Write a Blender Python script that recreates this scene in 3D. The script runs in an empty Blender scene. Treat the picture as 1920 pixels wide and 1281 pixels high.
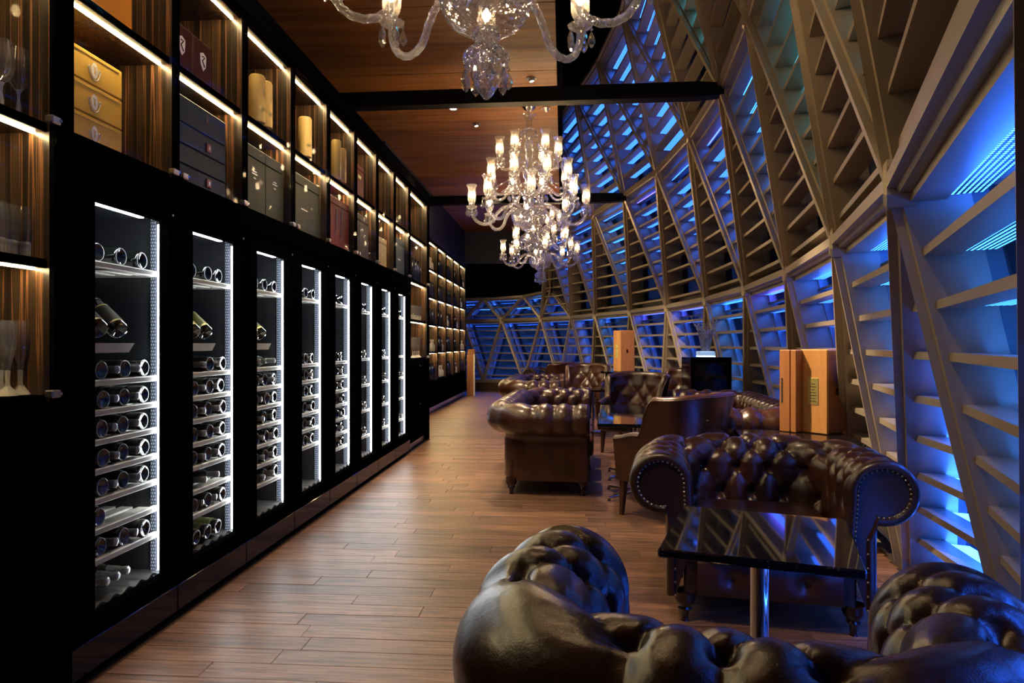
import bpy, bmesh, math, random
from math import sin, cos, pi, sqrt, atan2, radians
from mathutils import Vector, Matrix
random.seed(7)
SC = bpy.context.scene
COL = SC.collection

# ------------------------------------------------------------------ camera, world, exposure
FPX, HOR, HC = 1280.0, 644.5, 1.30
YAW = math.atan(95 / 1280)
CS, SN = cos(YAW), sin(YAW)
cam_d = bpy.data.cameras.new('camera')
cam = bpy.data.objects.new('camera', cam_d)
COL.objects.link(cam)
cam.location = (0, 0, HC)
cam.rotation_euler = (pi / 2, 0, YAW)
cam_d.sensor_width = 36
cam_d.lens = 36 * FPX / 1920
cam_d.shift_y = (HOR - 640.5) / 1920
cam_d.clip_start = 0.02
cam_d.clip_end = 2000
SC.camera = cam
w = bpy.data.worlds.new('night_sky')
SC.world = w
w.use_nodes = True
w.node_tree.nodes['Background'].inputs[0].default_value = (0.008, 0.022, 0.085, 1)
w.node_tree.nodes['Background'].inputs[1].default_value = 0.4
SC.view_settings.view_transform = 'Standard'
SC.view_settings.look = 'None'
SC.view_settings.gamma = 1
SC.view_settings.use_curve_mapping = False
SC.view_settings.exposure = 0.95
cy = SC.cycles
cy.max_bounces = 8
cy.diffuse_bounces = 3
cy.glossy_bounces = 4
cy.transmission_bounces = 6
cy.transparent_max_bounces = 14
cy.caustics_refractive = False
cy.caustics_reflective = False
cy.sample_clamp_indirect = 4
cy.use_denoising = True
cy.use_light_tree = True


def wpt(u, d, z):
    """pixel column u at depth d (metres along the view axis) -> world point at height z"""
    X = (u - 960) / FPX * d
    return Vector((X * CS - d * SN, X * SN + d * CS, z))


def y_at(u, X):
    k = (u - 960) / FPX
    return X * (CS + k * SN) / (k * CS - SN)


def lamp(name, kind, loc, power, color, size=0.1, rot=None, spot=None, label=None):
    d = bpy.data.lights.new(name, kind)
    d.energy = power
    d.color = color
    if kind == 'AREA':
        d.size = size
    else:
        d.shadow_soft_size = size
    if spot:
        d.spot_size, d.spot_blend = spot
    o = bpy.data.objects.new(name, d)
    o.location = loc
    if rot:
        o.rotation_euler = rot
    COL.objects.link(o)
    return o


# ------------------------------------------------------------------ materials
def srgb(r, g, b):
    f = lambda c: (c / 255 / 12.92) if c / 255 <= .04045 else ((c / 255 + .055) / 1.055) ** 2.4
    return (f(r), f(g), f(b))


def new_mat(name):
    m = bpy.data.materials.new(name)
    m.use_nodes = True
    nt = m.node_tree
    nt.nodes.clear()
    out = nt.nodes.new('ShaderNodeOutputMaterial')
    return m, nt, out


def N(nt, t, **kw):
    n = nt.nodes.new('ShaderNode' + t)
    for k, v in kw.items():
        setattr(n, k, v)
    return n


def pbr(name, col, rough=.5, metal=0, coat=0, spec=.5, bump=0, bscale=60, var=0, vscale=3, stretch=None, emit=None, estr=0):
    m, nt, out = new_mat(name)
    b = N(nt, 'BsdfPrincipled')
    b.inputs['Base Color'].default_value = (*col, 1)
    b.inputs['Roughness'].default_value = rough
    b.inputs['Metallic'].default_value = metal
    b.inputs['Coat Weight'].default_value = coat
    b.inputs['Specular IOR Level'].default_value = spec
    if emit:
        b.inputs['Emission Color'].default_value = (*emit, 1)
        b.inputs['Emission Strength'].default_value = estr
    nt.links.new(b.outputs[0], out.inputs[0])
    if bump or var:
        tc = N(nt, 'TexCoord')
        src = tc.outputs['Object']
        if stretch:
            mp = N(nt, 'Mapping')
            mp.inputs['Scale'].default_value = stretch
            nt.links.new(src, mp.inputs[0])
            src = mp.outputs[0]
    if bump:
        no = N(nt, 'TexNoise')
        no.inputs['Scale'].default_value = bscale
        no.inputs['Detail'].default_value = 4
        bp = N(nt, 'Bump')
        bp.inputs['Strength'].default_value = bump
        bp.inputs['Distance'].default_value = .01
        nt.links.new(src, no.inputs[0])
        nt.links.new(no.outputs[0], bp.inputs['Height'])
        nt.links.new(bp.outputs[0], b.inputs['Normal'])
    if var:
        n2 = N(nt, 'TexNoise')
        n2.inputs['Scale'].default_value = vscale
        n2.inputs['Detail'].default_value = 5
        nt.links.new(src, n2.inputs[0])
        cr = N(nt, 'ValToRGB')
        cr.color_ramp.elements[0].position = .3
        cr.color_ramp.elements[1].position = .7
        cr.color_ramp.elements[0].color = (*[c * (1 - var) for c in col], 1)
        cr.color_ramp.elements[1].color = (*[min(1, c * (1 + var)) for c in col], 1)
        nt.links.new(n2.outputs[0], cr.inputs[0])
        nt.links.new(cr.outputs[0], b.inputs['Base Color'])
    return m


def emis(name, col, s):
    m, nt, out = new_mat(name)
    e = N(nt, 'Emission')
    e.inputs[0].default_value = (*col, 1)
    e.inputs[1].default_value = s
    nt.links.new(e.outputs[0], out.inputs[0])
    return m


def schlick(nt, ior, amt=1.0):
    """two-sided Fresnel weight (no total reflection on the far face of a thin pane)"""
    f0 = ((ior - 1) / (ior + 1)) ** 2
    lw = N(nt, 'LayerWeight')
    pw = N(nt, 'Math', operation='POWER')
    pw.inputs[1].default_value = 5
    ma = N(nt, 'Math', operation='MULTIPLY_ADD')
    ma.inputs[1].default_value = (1 - f0) * amt
    ma.inputs[2].default_value = f0
    nt.links.new(lw.outputs['Facing'], pw.inputs[0])
    nt.links.new(pw.outputs[0], ma.inputs[0])
    return ma, lw


def thin_glass(name, tint=(.95, .97, .97), ior=1.45, rough=.01, white=0.0, whitecol=(1, 1, 1), amt=1.0):
    m, nt, out = new_mat(name)
    t = N(nt, 'BsdfTransparent')
    t.inputs[0].default_value = (*tint, 1)
    g = N(nt, 'BsdfGlossy')
    g.inputs['Roughness'].default_value = rough
    f, lw = schlick(nt, ior, amt)
    mx = N(nt, 'MixShader')
    nt.links.new(f.outputs[0], mx.inputs[0])
    nt.links.new(t.outputs[0], mx.inputs[1])
    nt.links.new(g.outputs[0], mx.inputs[2])
    last = mx
    if white:
        d = N(nt, 'BsdfTranslucent')
        d.inputs[0].default_value = (*whitecol, 1)
        d2 = N(nt, 'BsdfDiffuse')
        d2.inputs[0].default_value = (*whitecol, 1)
        ms = N(nt, 'MixShader')
        ms.inputs[0].default_value = .5
        nt.links.new(d.outputs[0], ms.inputs[1])
        nt.links.new(d2.outputs[0], ms.inputs[2])
        m2 = N(nt, 'MixShader')
        m2.inputs[0].default_value = white
        nt.links.new(last.outputs[0], m2.inputs[1])
        nt.links.new(ms.outputs[0], m2.inputs[2])
        last = m2
    nt.links.new(last.outputs[0], out.inputs[0])
    return m


def crystal(name, bump=0, bscale=120, white=.12, ior=1.9):
    m, nt, out = new_mat(name)
    t = N(nt, 'BsdfTransparent')
    t.inputs[0].default_value = (.93, .94, .96, 1)
    g = N(nt, 'BsdfGlossy')
    g.inputs['Roughness'].default_value = .06
    gl = N(nt, 'BsdfGlass')
    gl.inputs['Roughness'].default_value = .03
    gl.inputs['IOR'].default_value = 1.5
    f, lw = schlick(nt, ior)
    a = N(nt, 'MixShader')
    nt.links.new(f.outputs[0], a.inputs[0])
    nt.links.new(t.outputs[0], a.inputs[1])
    nt.links.new(g.outputs[0], a.inputs[2])
    b = N(nt, 'MixShader')
    b.inputs[0].default_value = .35
    nt.links.new(a.outputs[0], b.inputs[1])
    nt.links.new(gl.outputs[0], b.inputs[2])
    d = N(nt, 'BsdfTranslucent')
    d.inputs[0].default_value = (1, .97, .92, 1)
    d2 = N(nt, 'BsdfDiffuse')
    d2.inputs[0].default_value = (1, .97, .92, 1)
    ms = N(nt, 'MixShader')
    ms.inputs[0].default_value = .5
    nt.links.new(d.outputs[0], ms.inputs[1])
    nt.links.new(d2.outputs[0], ms.inputs[2])
    c = N(nt, 'MixShader')
    c.inputs[0].default_value = white
    nt.links.new(b.outputs[0], c.inputs[1])
    nt.links.new(ms.outputs[0], c.inputs[2])
    if bump:
        tc = N(nt, 'TexCoord')
        vo = N(nt, 'TexVoronoi')
        vo.inputs['Scale'].default_value = bscale
        bp = N(nt, 'Bump')
        bp.inputs['Strength'].default_value = bump
        bp.inputs['Distance'].default_value = .01
        nt.links.new(tc.outputs['Object'], vo.inputs['Vector'])
        nt.links.new(vo.outputs['Distance'], bp.inputs['Height'])
        for s in (g, gl, lw):
            nt.links.new(bp.outputs[0], s.inputs['Normal'])
    nt.links.new(c.outputs[0], out.inputs[0])
    return m


def wood(name, c1, c2, scale=(1, 1, 1), rough=.4, nscale=4, detail=6, coat=0, bump=.05, objrand=0):
    m, nt, out = new_mat(name)
    b = N(nt, 'BsdfPrincipled')
    b.inputs['Roughness'].default_value = rough
    b.inputs['Coat Weight'].default_value = coat
    tc = N(nt, 'TexCoord')
    mp = N(nt, 'Mapping')
    mp.inputs['Scale'].default_value = scale
    nt.links.new(tc.outputs['Object'], mp.inputs[0])
    vec = mp.outputs[0]
    if objrand:
        oi = N(nt, 'ObjectInfo')
        ad = N(nt, 'VectorMath', operation='ADD')
        mu = N(nt, 'VectorMath', operation='SCALE')
        mu.inputs[3].default_value = 37.0
        cx = N(nt, 'CombineXYZ')
        for i in range(3):
            nt.links.new(oi.outputs['Random'], cx.inputs[i])
        nt.links.new(cx.outputs[0], mu.inputs[0])
        nt.links.new(vec, ad.inputs[0])
        nt.links.new(mu.outputs[0], ad.inputs[1])
        vec = ad.outputs[0]
    no = N(nt, 'TexNoise')
    no.inputs['Scale'].default_value = nscale
    no.inputs['Detail'].default_value = detail
    no.inputs['Roughness'].default_value = .65
    nt.links.new(vec, no.inputs[0])
    cr = N(nt, 'ValToRGB')
    cr.color_ramp.elements[0].position = .36
    cr.color_ramp.elements[1].position = .66
    cr.color_ramp.elements[0].color = (*c1, 1)
    cr.color_ramp.elements[1].color = (*c2, 1)
    nt.links.new(no.outputs[0], cr.inputs[0])
    colout = cr.outputs[0]
    if objrand:
        hv = N(nt, 'HueSaturation')
        mr = N(nt, 'MapRange')
        mr.inputs[3].default_value = 1 - objrand
        mr.inputs[4].default_value = 1 + objrand
        nt.links.new(oi.outputs['Random'], mr.inputs[0])
        nt.links.new(mr.outputs[0], hv.inputs['Value'])
        nt.links.new(colout, hv.inputs['Color'])
        colout = hv.outputs[0]
    nt.links.new(colout, b.inputs['Base Color'])
    if bump:
        bp = N(nt, 'Bump')
        bp.inputs['Strength'].default_value = bump
        bp.inputs['Distance'].default_value = .005
        nt.links.new(no.outputs[0], bp.inputs['Height'])
        nt.links.new(bp.outputs[0], b.inputs['Normal'])
    nt.links.new(b.outputs[0], out.inputs[0])
    return m


def ebony(name):
    """macassar ebony: dark wood with irregular thin orange-brown vertical stripes"""
    m, nt, out = new_mat(name)
    b = N(nt, 'BsdfPrincipled')
    b.inputs['Roughness'].default_value = .3
    tc = N(nt, 'TexCoord')
    mp = N(nt, 'Mapping')
    mp.inputs['Scale'].default_value = (24, 24, .25)
    nt.links.new(tc.outputs['Object'], mp.inputs[0])
    no = N(nt, 'TexNoise')
    no.inputs['Scale'].default_value = 1.6
    no.inputs['Detail'].default_value = 3
    nt.links.new(mp.outputs[0], no.inputs[0])
    cr = N(nt, 'ValToRGB')
    e = cr.color_ramp.elements
    e[0].position = .42
    e[0].color = (.014, .008, .005, 1)
    e[1].position = .68
    e[1].color = (.05, .028, .014, 1)
    for p, c in ((.525, (.04, .024, .013)), (.54, (.22, .095, .04)), (.555, (.20, .085, .036)), (.575, (.03, .018, .010))):
        x = e.new(p)
        x.color = (*c, 1)
    nt.links.new(no.outputs[0], cr.inputs[0])
    nt.links.new(cr.outputs[0], b.inputs['Base Color'])
    nt.links.new(b.outputs[0], out.inputs[0])
    return m


def led_dots(name, col, s, pitch=.021):
    """perforated LED strip: rows of round holes, lit from inside"""
    m, nt, out = new_mat(name)
    uv = N(nt, 'TexCoord')
    sp = N(nt, 'SeparateXYZ')
    nt.links.new(uv.outputs['UV'], sp.inputs[0])

    def M(op, a, b=None):
        n = N(nt, 'Math', operation=op)
        for i, q in enumerate((a, b)):
            if q is None:
                continue
            if isinstance(q, (int, float)):
                n.inputs[i].default_value = q
            else:
                nt.links.new(q, n.inputs[i])
        return n.outputs[0]
    y = M('DIVIDE', sp.outputs[1], pitch * .866)
    row = M('FLOOR', y)
    x = M('ADD', M('DIVIDE', sp.outputs[0], pitch), M('MULTIPLY', M('MODULO', row, 2.0), .5))
    fx = M('SUBTRACT', M('FRACT', x), .5)
    fy = M('SUBTRACT', M('FRACT', y), .5)
    d = M('SQRT', M('ADD', M('MULTIPLY', fx, fx), M('MULTIPLY', fy, fy)))
    on = M('LESS_THAN', d, .28)
    e = N(nt, 'Emission')
    e.inputs[0].default_value = (*col, 1)
    nt.links.new(M('MULTIPLY', on, s), e.inputs[1])
    bl = N(nt, 'BsdfPrincipled')
    bl.inputs['Base Color'].default_value = (.02, .025, .04, 1)
    ad = N(nt, 'AddShader')
    nt.links.new(e.outputs[0], ad.inputs[0])
    nt.links.new(bl.outputs[0], ad.inputs[1])
    nt.links.new(ad.outputs[0], out.inputs[0])
    return m


def leather(name, col, rough=.3):
    m, nt, out = new_mat(name)
    b = N(nt, 'BsdfPrincipled')
    b.inputs['Roughness'].default_value = rough
    b.inputs['Coat Weight'].default_value = .35
    b.inputs['Coat Roughness'].default_value = .22
    tc = N(nt, 'TexCoord')
    n1 = N(nt, 'TexNoise')
    n1.inputs['Scale'].default_value = 5
    n1.inputs['Detail'].default_value = 6
    nt.links.new(tc.outputs['Object'], n1.inputs[0])
    cr = N(nt, 'ValToRGB')
    cr.color_ramp.elements[0].position = .3
    cr.color_ramp.elements[1].position = .75
    cr.color_ramp.elements[0].color = (*[c * .55 for c in col], 1)
    cr.color_ramp.elements[1].color = (*[c * 1.5 for c in col], 1)
    nt.links.new(n1.outputs[0], cr.inputs[0])
    nt.links.new(cr.outputs[0], b.inputs['Base Color'])
    v = N(nt, 'TexVoronoi')
    v.inputs['Scale'].default_value = 260
    n2 = N(nt, 'TexNoise')
    n2.inputs['Scale'].default_value = 24
    n2.inputs['Detail'].default_value = 8
    nt.links.new(tc.outputs['Object'], v.inputs['Vector'])
    nt.links.new(tc.outputs['Object'], n2.inputs[0])
    ad = N(nt, 'Math', operation='MULTIPLY_ADD')
    ad.inputs[1].default_value = .12
    nt.links.new(v.outputs['Distance'], ad.inputs[0])
    nt.links.new(n2.outputs[0], ad.inputs[2])
    bp = N(nt, 'Bump')
    bp.inputs['Strength'].default_value = .35
    bp.inputs['Distance'].default_value = .008
    nt.links.new(ad.outputs[0], bp.inputs['Height'])
    nt.links.new(bp.outputs[0], b.inputs['Normal'])
    nt.links.new(b.outputs[0], out.inputs[0])
    return m


def granite(name):
    m, nt, out = new_mat(name)
    b = N(nt, 'BsdfPrincipled')
    b.inputs['Roughness'].default_value = .04
    b.inputs['Specular IOR Level'].default_value = .9
    tc = N(nt, 'TexCoord')
    v = N(nt, 'TexVoronoi')
    v.inputs['Scale'].default_value = 48
    nt.links.new(tc.outputs['Object'], v.inputs['Vector'])
    cr = N(nt, 'ValToRGB')
    cr.color_ramp.elements[0].position = .05
    cr.color_ramp.elements[0].color = (.35, .33, .3, 1)
    cr.color_ramp.elements[1].position = .11
    cr.color_ramp.elements[1].color = (.008, .008, .01, 1)
    nt.links.new(v.outputs['Distance'], cr.inputs[0])
    nt.links.new(cr.outputs[0], b.inputs['Base Color'])
    nt.links.new(b.outputs[0], out.inputs[0])
    return m


M = {}
M['black'] = pbr('black_lacquer', (.0015, .0015, .002), .6, spec=0)
M['black_gloss'] = pbr('black_gloss', (.002, .002, .003), .06, spec=.3)
M['black_matte'] = pbr('black_matte', (.004, .004, .005), .8, spec=0)
M['navy_wall'] = pbr('dark_navy_paint', (.008, .011, .03), .55)
M['ebony'] = ebony('macassar_ebony')
M['glass'] = thin_glass('clear_glass', (.97, .98, .975), 1.12, amt=.05)
M['facade_glass'] = thin_glass('facade_glass', (.8, .87, .95), 1.55)
M['stem'] = crystal('stemware_glass', 0, 1, .045, 2.1)
M['stem_cut'] = thin_glass('cut_glass_base', (.9, .88, .85), 1.8, .1, .7, (1, .95, .85))
M['crystal'] = crystal('cut_crystal', .12, 70, .06)
M['crystal_arm'] = crystal('rope_crystal', .2, 110, .09)
M['crystal_shade'] = crystal('crystal_shade', 0, 1, .11, 1.8)
M['vase_crystal'] = crystal('vase_crystal', .3, 90, .5, 2.4)
M['prism'] = crystal('prism_drop', 0, 1, .04, 2.2)
M['bulb'] = emis('warm_bulb', (1, .66, .32), 140)
M['warm_led'] = emis('warm_led_strip', (1, .75, .37), 52)
M['white_led'] = emis('white_led_strip', (.93, .97, 1), 24)
M['white_led_dim'] = emis('white_led_top', (.93, .97, 1), 6)
M['chrome'] = pbr('chrome', (.75, .75, .77), .08, 1)
M['silver'] = pbr('brushed_silver', (.6, .6, .62), .3, 1)
M['steel'] = pbr('champagne_steel', (.44, .365, .28), .38, .35, bump=.03, bscale=300)
M['slat'] = pbr('champagne_slat', (.44, .37, .29), .36, .35)
M['reveal'] = pbr('grey_reveal', (.3, .3, .32), .4, .4)
M['mullion'] = pbr('dark_mullion', (.012, .013, .018), .4)
M['beam'] = pbr('dark_steel_beam', (.004, .0035, .0035), .6, spec=.1)
M['led_blue'] = led_dots('blue_led_dots', (.025, .13, 1), 8)
M['led_cyan'] = led_dots('cyan_led_dots', (.03, .20, 1), 7.5)
M['led_teal'] = led_dots('teal_led_dots', (.05, .42, .6), 6)
M['wash_blue'] = emis('blue_wall_washer', (.02, .12, 1), 12)
M['wash_violet'] = emis('violet_wall_washer', (.10, .07, 1), 11)
M['leather'] = leather('dark_brown_leather', (.036, .012, .0065), .28)
M['leather2'] = leather('brown_leather', (.046, .016, .0085), .28)
M['leather_panel'] = leather('smooth_brown_leather', (.028, .0105, .0065), .36)
M['mahogany'] = pbr('dark_mahogany', (.02, .007, .004), .2, coat=.5)
M['legwood'] = pbr('walnut_leg', (.06, .022, .011), .3)
M['brass'] = pbr('antique_brass', (.42, .36, .26), .3, 1)
M['granite'] = granite('black_galaxy_granite')
M['plank'] = wood('walnut_floor', (.085, .042, .023), (.29, .148, .082), (1.2, 16, 3), .40, 3, 7, 0, .05, .34)
M['floor_base'] = pbr('floor_base', (.05, .025, .014), .5)
M['ceil'] = wood('ceiling_veneer', (.19, .07, .011), (.43, .175, .03), (.35, 5, 1), .5, 2, 6)
M['case'] = wood('honey_wood', (.52, .24, .075), (.66, .33, .115), (6, 6, .5), .4, 3, 5)
M['case_side'] = wood('honey_wood_dark', (.36, .145, .05), (.47, .2, .07), (6, 6, .5), .4, 3, 5)  # darker copy of honey wood; on case sides it paints their shade
M['gold_plate'] = pbr('gold_plate', (.75, .62, .22), .3, .7)
M['gold_box'] = pbr('gold_card', (.78, .46, .05), .35, .1)
M['orange_box'] = pbr('orange_card', (.9, .33, .012), .4)
M['navy_box'] = pbr('navy_card', (.014, .03, .045), .5, spec=.25)
M['maroon_box'] = pbr('maroon_wood', (.05, .008, .004), .45, spec=.2)
M['green_box'] = pbr('dark_green_card', (.026, .031, .016), .5, spec=.25)
M['red_box'] = pbr('crimson_card', (.26, .004, .008), .5, spec=.15)
M['bronze_box'] = pbr('bronze_card', (.09, .055, .03), .5, spec=.25)
M['yellow_tin'] = pbr('cream_tin', (.72, .50, .16), .4)
M['white'] = pbr('white_print', (.8, .78, .7), .5)
M['dark_print'] = pbr('dark_print', (.05, .03, .02), .5)
M['red_print'] = pbr('red_clasp', (.3, .03, .015), .4)
M['bottle'] = pbr('dark_bottle_glass', (.006, .008, .007), .06, spec=.8, coat=.5)
M['bottle_green'] = pbr('green_bottle_glass', (.03, .04, .01), .1, spec=.8)
M['cap_glint'] = pbr('cap_and_rim_glint', (.3, .32, .34), .15, .4)  # grey of the capsules and of the painted rim highlight
M['strip_reflection'] = led_dots('led_reflection_dots', (.8, .9, 1), .25, .017)  # dim dots imitate the LED strip mirrored in the fridge wall
M['foil'] = pbr('silver_foil', (.5, .5, .45), .35, .8, bump=.6, bscale=90)
M['label_dark'] = pbr('dark_bottle_label', (.05, .045, .03), .5)
M['label_green'] = pbr('olive_bottle_label', (.25, .27, .08), .5)
M['shelfwood'] = pbr('pale_wood_shelf', (.42, .41, .36), .5, var=.15, vscale=8)
M['fridge_in'] = pbr('fridge_interior', (.016, .017, .02), .3)
M['base_wood'] = pbr('bronze_sill', (.09, .06, .04), .5)


# ------------------------------------------------------------------ mesh helpers
class MB:
    def __init__(s):
        s.v, s.f, s.uv = [], [], {}

    def add(s, verts, faces, uvs=None):
        o = len(s.v)
        s.v += [tuple(v) for v in verts]
        for i, f in enumerate(faces):
            if uvs:
                s.uv[len(s.f)] = uvs[i]
            s.f.append([a + o for a in f])
        return s

    def box(s, x0, x1, y0, y1, z0, z1, b=0.0):
        """box with chamfered edges when b > 0"""
        x0, x1 = min(x0, x1), max(x0, x1)
        y0, y1 = min(y0, y1), max(y0, y1)
        z0, z1 = min(z0, z1), max(z0, z1)
        if b <= 0:
            v = [(x, y, z) for x in (x0, x1) for y in (y0, y1) for z in (z0, z1)]
            return s.add(v, [(0, 1, 3, 2), (4, 6, 7, 5), (0, 4, 5, 1), (2, 3, 7, 6), (0, 2, 6, 4), (1, 5, 7, 3)])
        b = min(b, (x1 - x0) * .45, (y1 - y0) * .45, (z1 - z0) * .45)
        vs, idx = [], {}
        for i, (x, sx) in enumerate(((x0, 1), (x1, -1))):
            for j, (y, sy) in enumerate(((y0, 1), (y1, -1))):
                for k, (z, sz) in enumerate(((z0, 1), (z1, -1))):
                    for a in range(3):
                        p = [x + sx * b, y + sy * b, z + sz * b]
                        p[a] = (x, y, z)[a]
                        idx[(i, j, k, a)] = len(vs)
                        vs.append(tuple(p))
        g = lambda *q: idx[q]
        F = []
        for i in (0, 1):
            q = [g(i, 0, 0, 0), g(i, 1, 0, 0), g(i, 1, 1, 0), g(i, 0, 1, 0)]
            F.append(q if i else q[::-1])
            q = [g(0, i, 0, 1), g(1, i, 0, 1), g(1, i, 1, 1), g(0, i, 1, 1)]
            F.append(q[::-1] if i else q)
            q = [g(0, 0, i, 2), g(1, 0, i, 2), g(1, 1, i, 2), g(0, 1, i, 2)]
            F.append(q if i else q[::-1])
        for i in (0, 1):
            for j in (0, 1):
                F.append([g(i, j, 0, 0), g(i, j, 1, 0), g(i, j, 1, 1), g(i, j, 0, 1)])
                F.append([g(i, 0, j, 0), g(i, 1, j, 0), g(i, 1, j, 2), g(i, 0, j, 2)])
                F.append([g(0, i, j, 1), g(1, i, j, 1), g(1, i, j, 2), g(0, i, j, 2)])
                for k in (0, 1):
                    F.append([g(i, j, k, 0), g(i, j, k, 1), g(i, j, k, 2)])
        return s.add(vs, F)

    def lathe(s, prof, seg=16, c=(0, 0, 0), axis='z', cap=True, rmod=None):
        vs, F = [], []
        n = len(prof)
        for i, (r, z) in enumerate(prof):
            for k in range(seg):
                a = 2 * pi * k / seg
                rr = r * (rmod(i, k) if rmod else 1)
                p = (rr * cos(a), rr * sin(a), z)
                if axis == 'x':
                    p = (z, p[0], p[1])
                elif axis == 'y':
                    p = (p[0], z, p[1])
                vs.append((p[0] + c[0], p[1] + c[1], p[2] + c[2]))
        for i in range(n - 1):
            for k in range(seg):
                F.append((i * seg + k, i * seg + (k + 1) % seg, (i + 1) * seg + (k + 1) % seg, (i + 1) * seg + k))
        if cap:
            if prof[0][0] > 1e-4:
                F.append(tuple(range(seg))[::-1])
            if prof[-1][0] > 1e-4:
                F.append(tuple((n - 1) * seg + k for k in range(seg)))
        return s.add(vs, F)

    def tube(s, pts, r, seg=8, cap=True):
        pts = [Vector(p) for p in pts]
        n = len(pts)
        rr = r if isinstance(r, (list, tuple)) else [r] * n
        up = Vector((0, 0, 1))
        vs, F = [], []
        prev = None
        for i, p in enumerate(pts):
            t = (pts[min(i + 1, n - 1)] - pts[max(i - 1, 0)])
            t = t.normalized() if t.length > 1e-9 else Vector((0, 0, 1))
            if prev is None:
                ref = up if abs(t.z) < .9 else Vector((1, 0, 0))
                a = t.cross(ref).normalized()
            else:
                a = prev - t * prev.dot(t)
                a = a.normalized() if a.length > 1e-6 else t.orthogonal().normalized()
            prev = a
            b = t.cross(a)
            for k in range(seg):
                q = 2 * pi * k / seg
                vs.append(p + (a * cos(q) + b * sin(q)) * rr[i])
        for i in range(n - 1):
            for k in range(seg):
                F.append((i * seg + k, i * seg + (k + 1) % seg, (i + 1) * seg + (k + 1) % seg, (i + 1) * seg + k))
        if cap:
            F.append(tuple(range(seg))[::-1])
            F.append(tuple((n - 1) * seg + k for k in range(seg)))
        return s.add(vs, F)

    def grid(s, rows):
        """rows: list of equal-length vertex lists"""
        n, m = len(rows), len(rows[0])
        vs = [p for r in rows for p in r]
        F = [(i * m + j, i * m + j + 1, (i + 1) * m + j + 1, (i + 1) * m + j) for i in range(n - 1) for j in range(m - 1)]
        return s.add(vs, F)

    def pillow(s, c, sx, sy, sz, e=.3, n=28, m=14, f=None):
        """superellipsoid block: soft cushion shape"""
        sg = lambda w_, e_: math.copysign(abs(w_) ** e_, w_)
        vs, F = [], []
        for i in range(m + 1):
            ph = -pi / 2 + pi * i / m
            for k in range(n):
                th = 2 * pi * k / n
                p = [sx / 2 * sg(cos(ph), e) * sg(cos(th), e), sy / 2 * sg(cos(ph), e) * sg(sin(th), e), sz / 2 * sg(sin(ph), e)]
                vs.append((c[0] + p[0], c[1] + p[1], c[2] + p[2]))
        for i in range(m):
            for k in range(n):
                F.append((i * n + k, i * n + (k + 1) % n, (i + 1) * n + (k + 1) % n, (i + 1) * n + k))
        return s.add(vs, F)

    def mesh(s, name, mat, smooth=None):
        me = bpy.data.meshes.new(name)
        me.from_pydata(s.v, [], s.f)
        if s.uv:
            ul = me.uv_layers.new(name='UVMap')
            for p in me.polygons:
                if p.index in s.uv:
                    for li, uvc in zip(p.loop_indices, s.uv[p.index]):
                        ul.data[li].uv = uvc
        me.materials.append(mat)
        if smooth is not None:
            me.polygons.foreach_set('use_smooth', [True] * len(me.polygons))
            if smooth < 180:
                me.set_sharp_from_angle(angle=radians(smooth))
        me.update()
        return me

    def build(s, name, mat, parent=None, smooth=None, loc=None):
        return link(name, s.mesh(name, mat, smooth), parent, loc)


def link(name, me, parent=None, loc=None, rot=None):
    o = bpy.data.objects.new(name, me)
    COL.objects.link(o)
    if parent:
        o.parent = parent
    if loc is not None:
        o.location = loc
    if rot is not None:
        o.rotation_euler = rot
    return o


def tag(o, label=None, cat=None, group=None, kind=None):
    if label:
        o['label'] = label
    if cat:
        o['category'] = cat
    if group:
        o['group'] = group
    if kind:
        o['kind'] = kind
    return o


def empty(name, loc=(0, 0, 0), rz=0, label=None, cat=None, group=None, kind=None):
    o = bpy.data.objects.new(name, None)
    COL.objects.link(o)
    o.location = loc
    o.rotation_euler = (0, 0, rz)
    o.empty_display_size = .1
    return tag(o, label, cat, group, kind)


KIDS = {}


def copy_tree(o, loc=None, rz=None, label=None, group=None, parent=None):
    c = o.copy()
    COL.objects.link(c)
    if parent:
        c.parent = parent
        c.matrix_parent_inverse = o.matrix_parent_inverse
    for ch in o.children:
        copy_tree(ch, parent=c)
    if loc is not None:
        c.location = loc
    if rz is not None:
        c.rotation_euler = (0, 0, rz)
    if label:
        c['label'] = label
    if group:
        c['group'] = group
    return c


def struct(o):
    o['kind'] = 'structure'
    return o


def smooth01(a, b, x):
    if a == b:
        return 1.0 if x > a else 0.0
    t = max(0, min(1, (x - a) / (b - a)))
    return t * t * (3 - 2 * t)


ORD = ['first', 'second', 'third', 'fourth', 'fifth', 'sixth', 'seventh', 'eighth', 'ninth', 'tenth', 'eleventh', 'twelfth']

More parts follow.
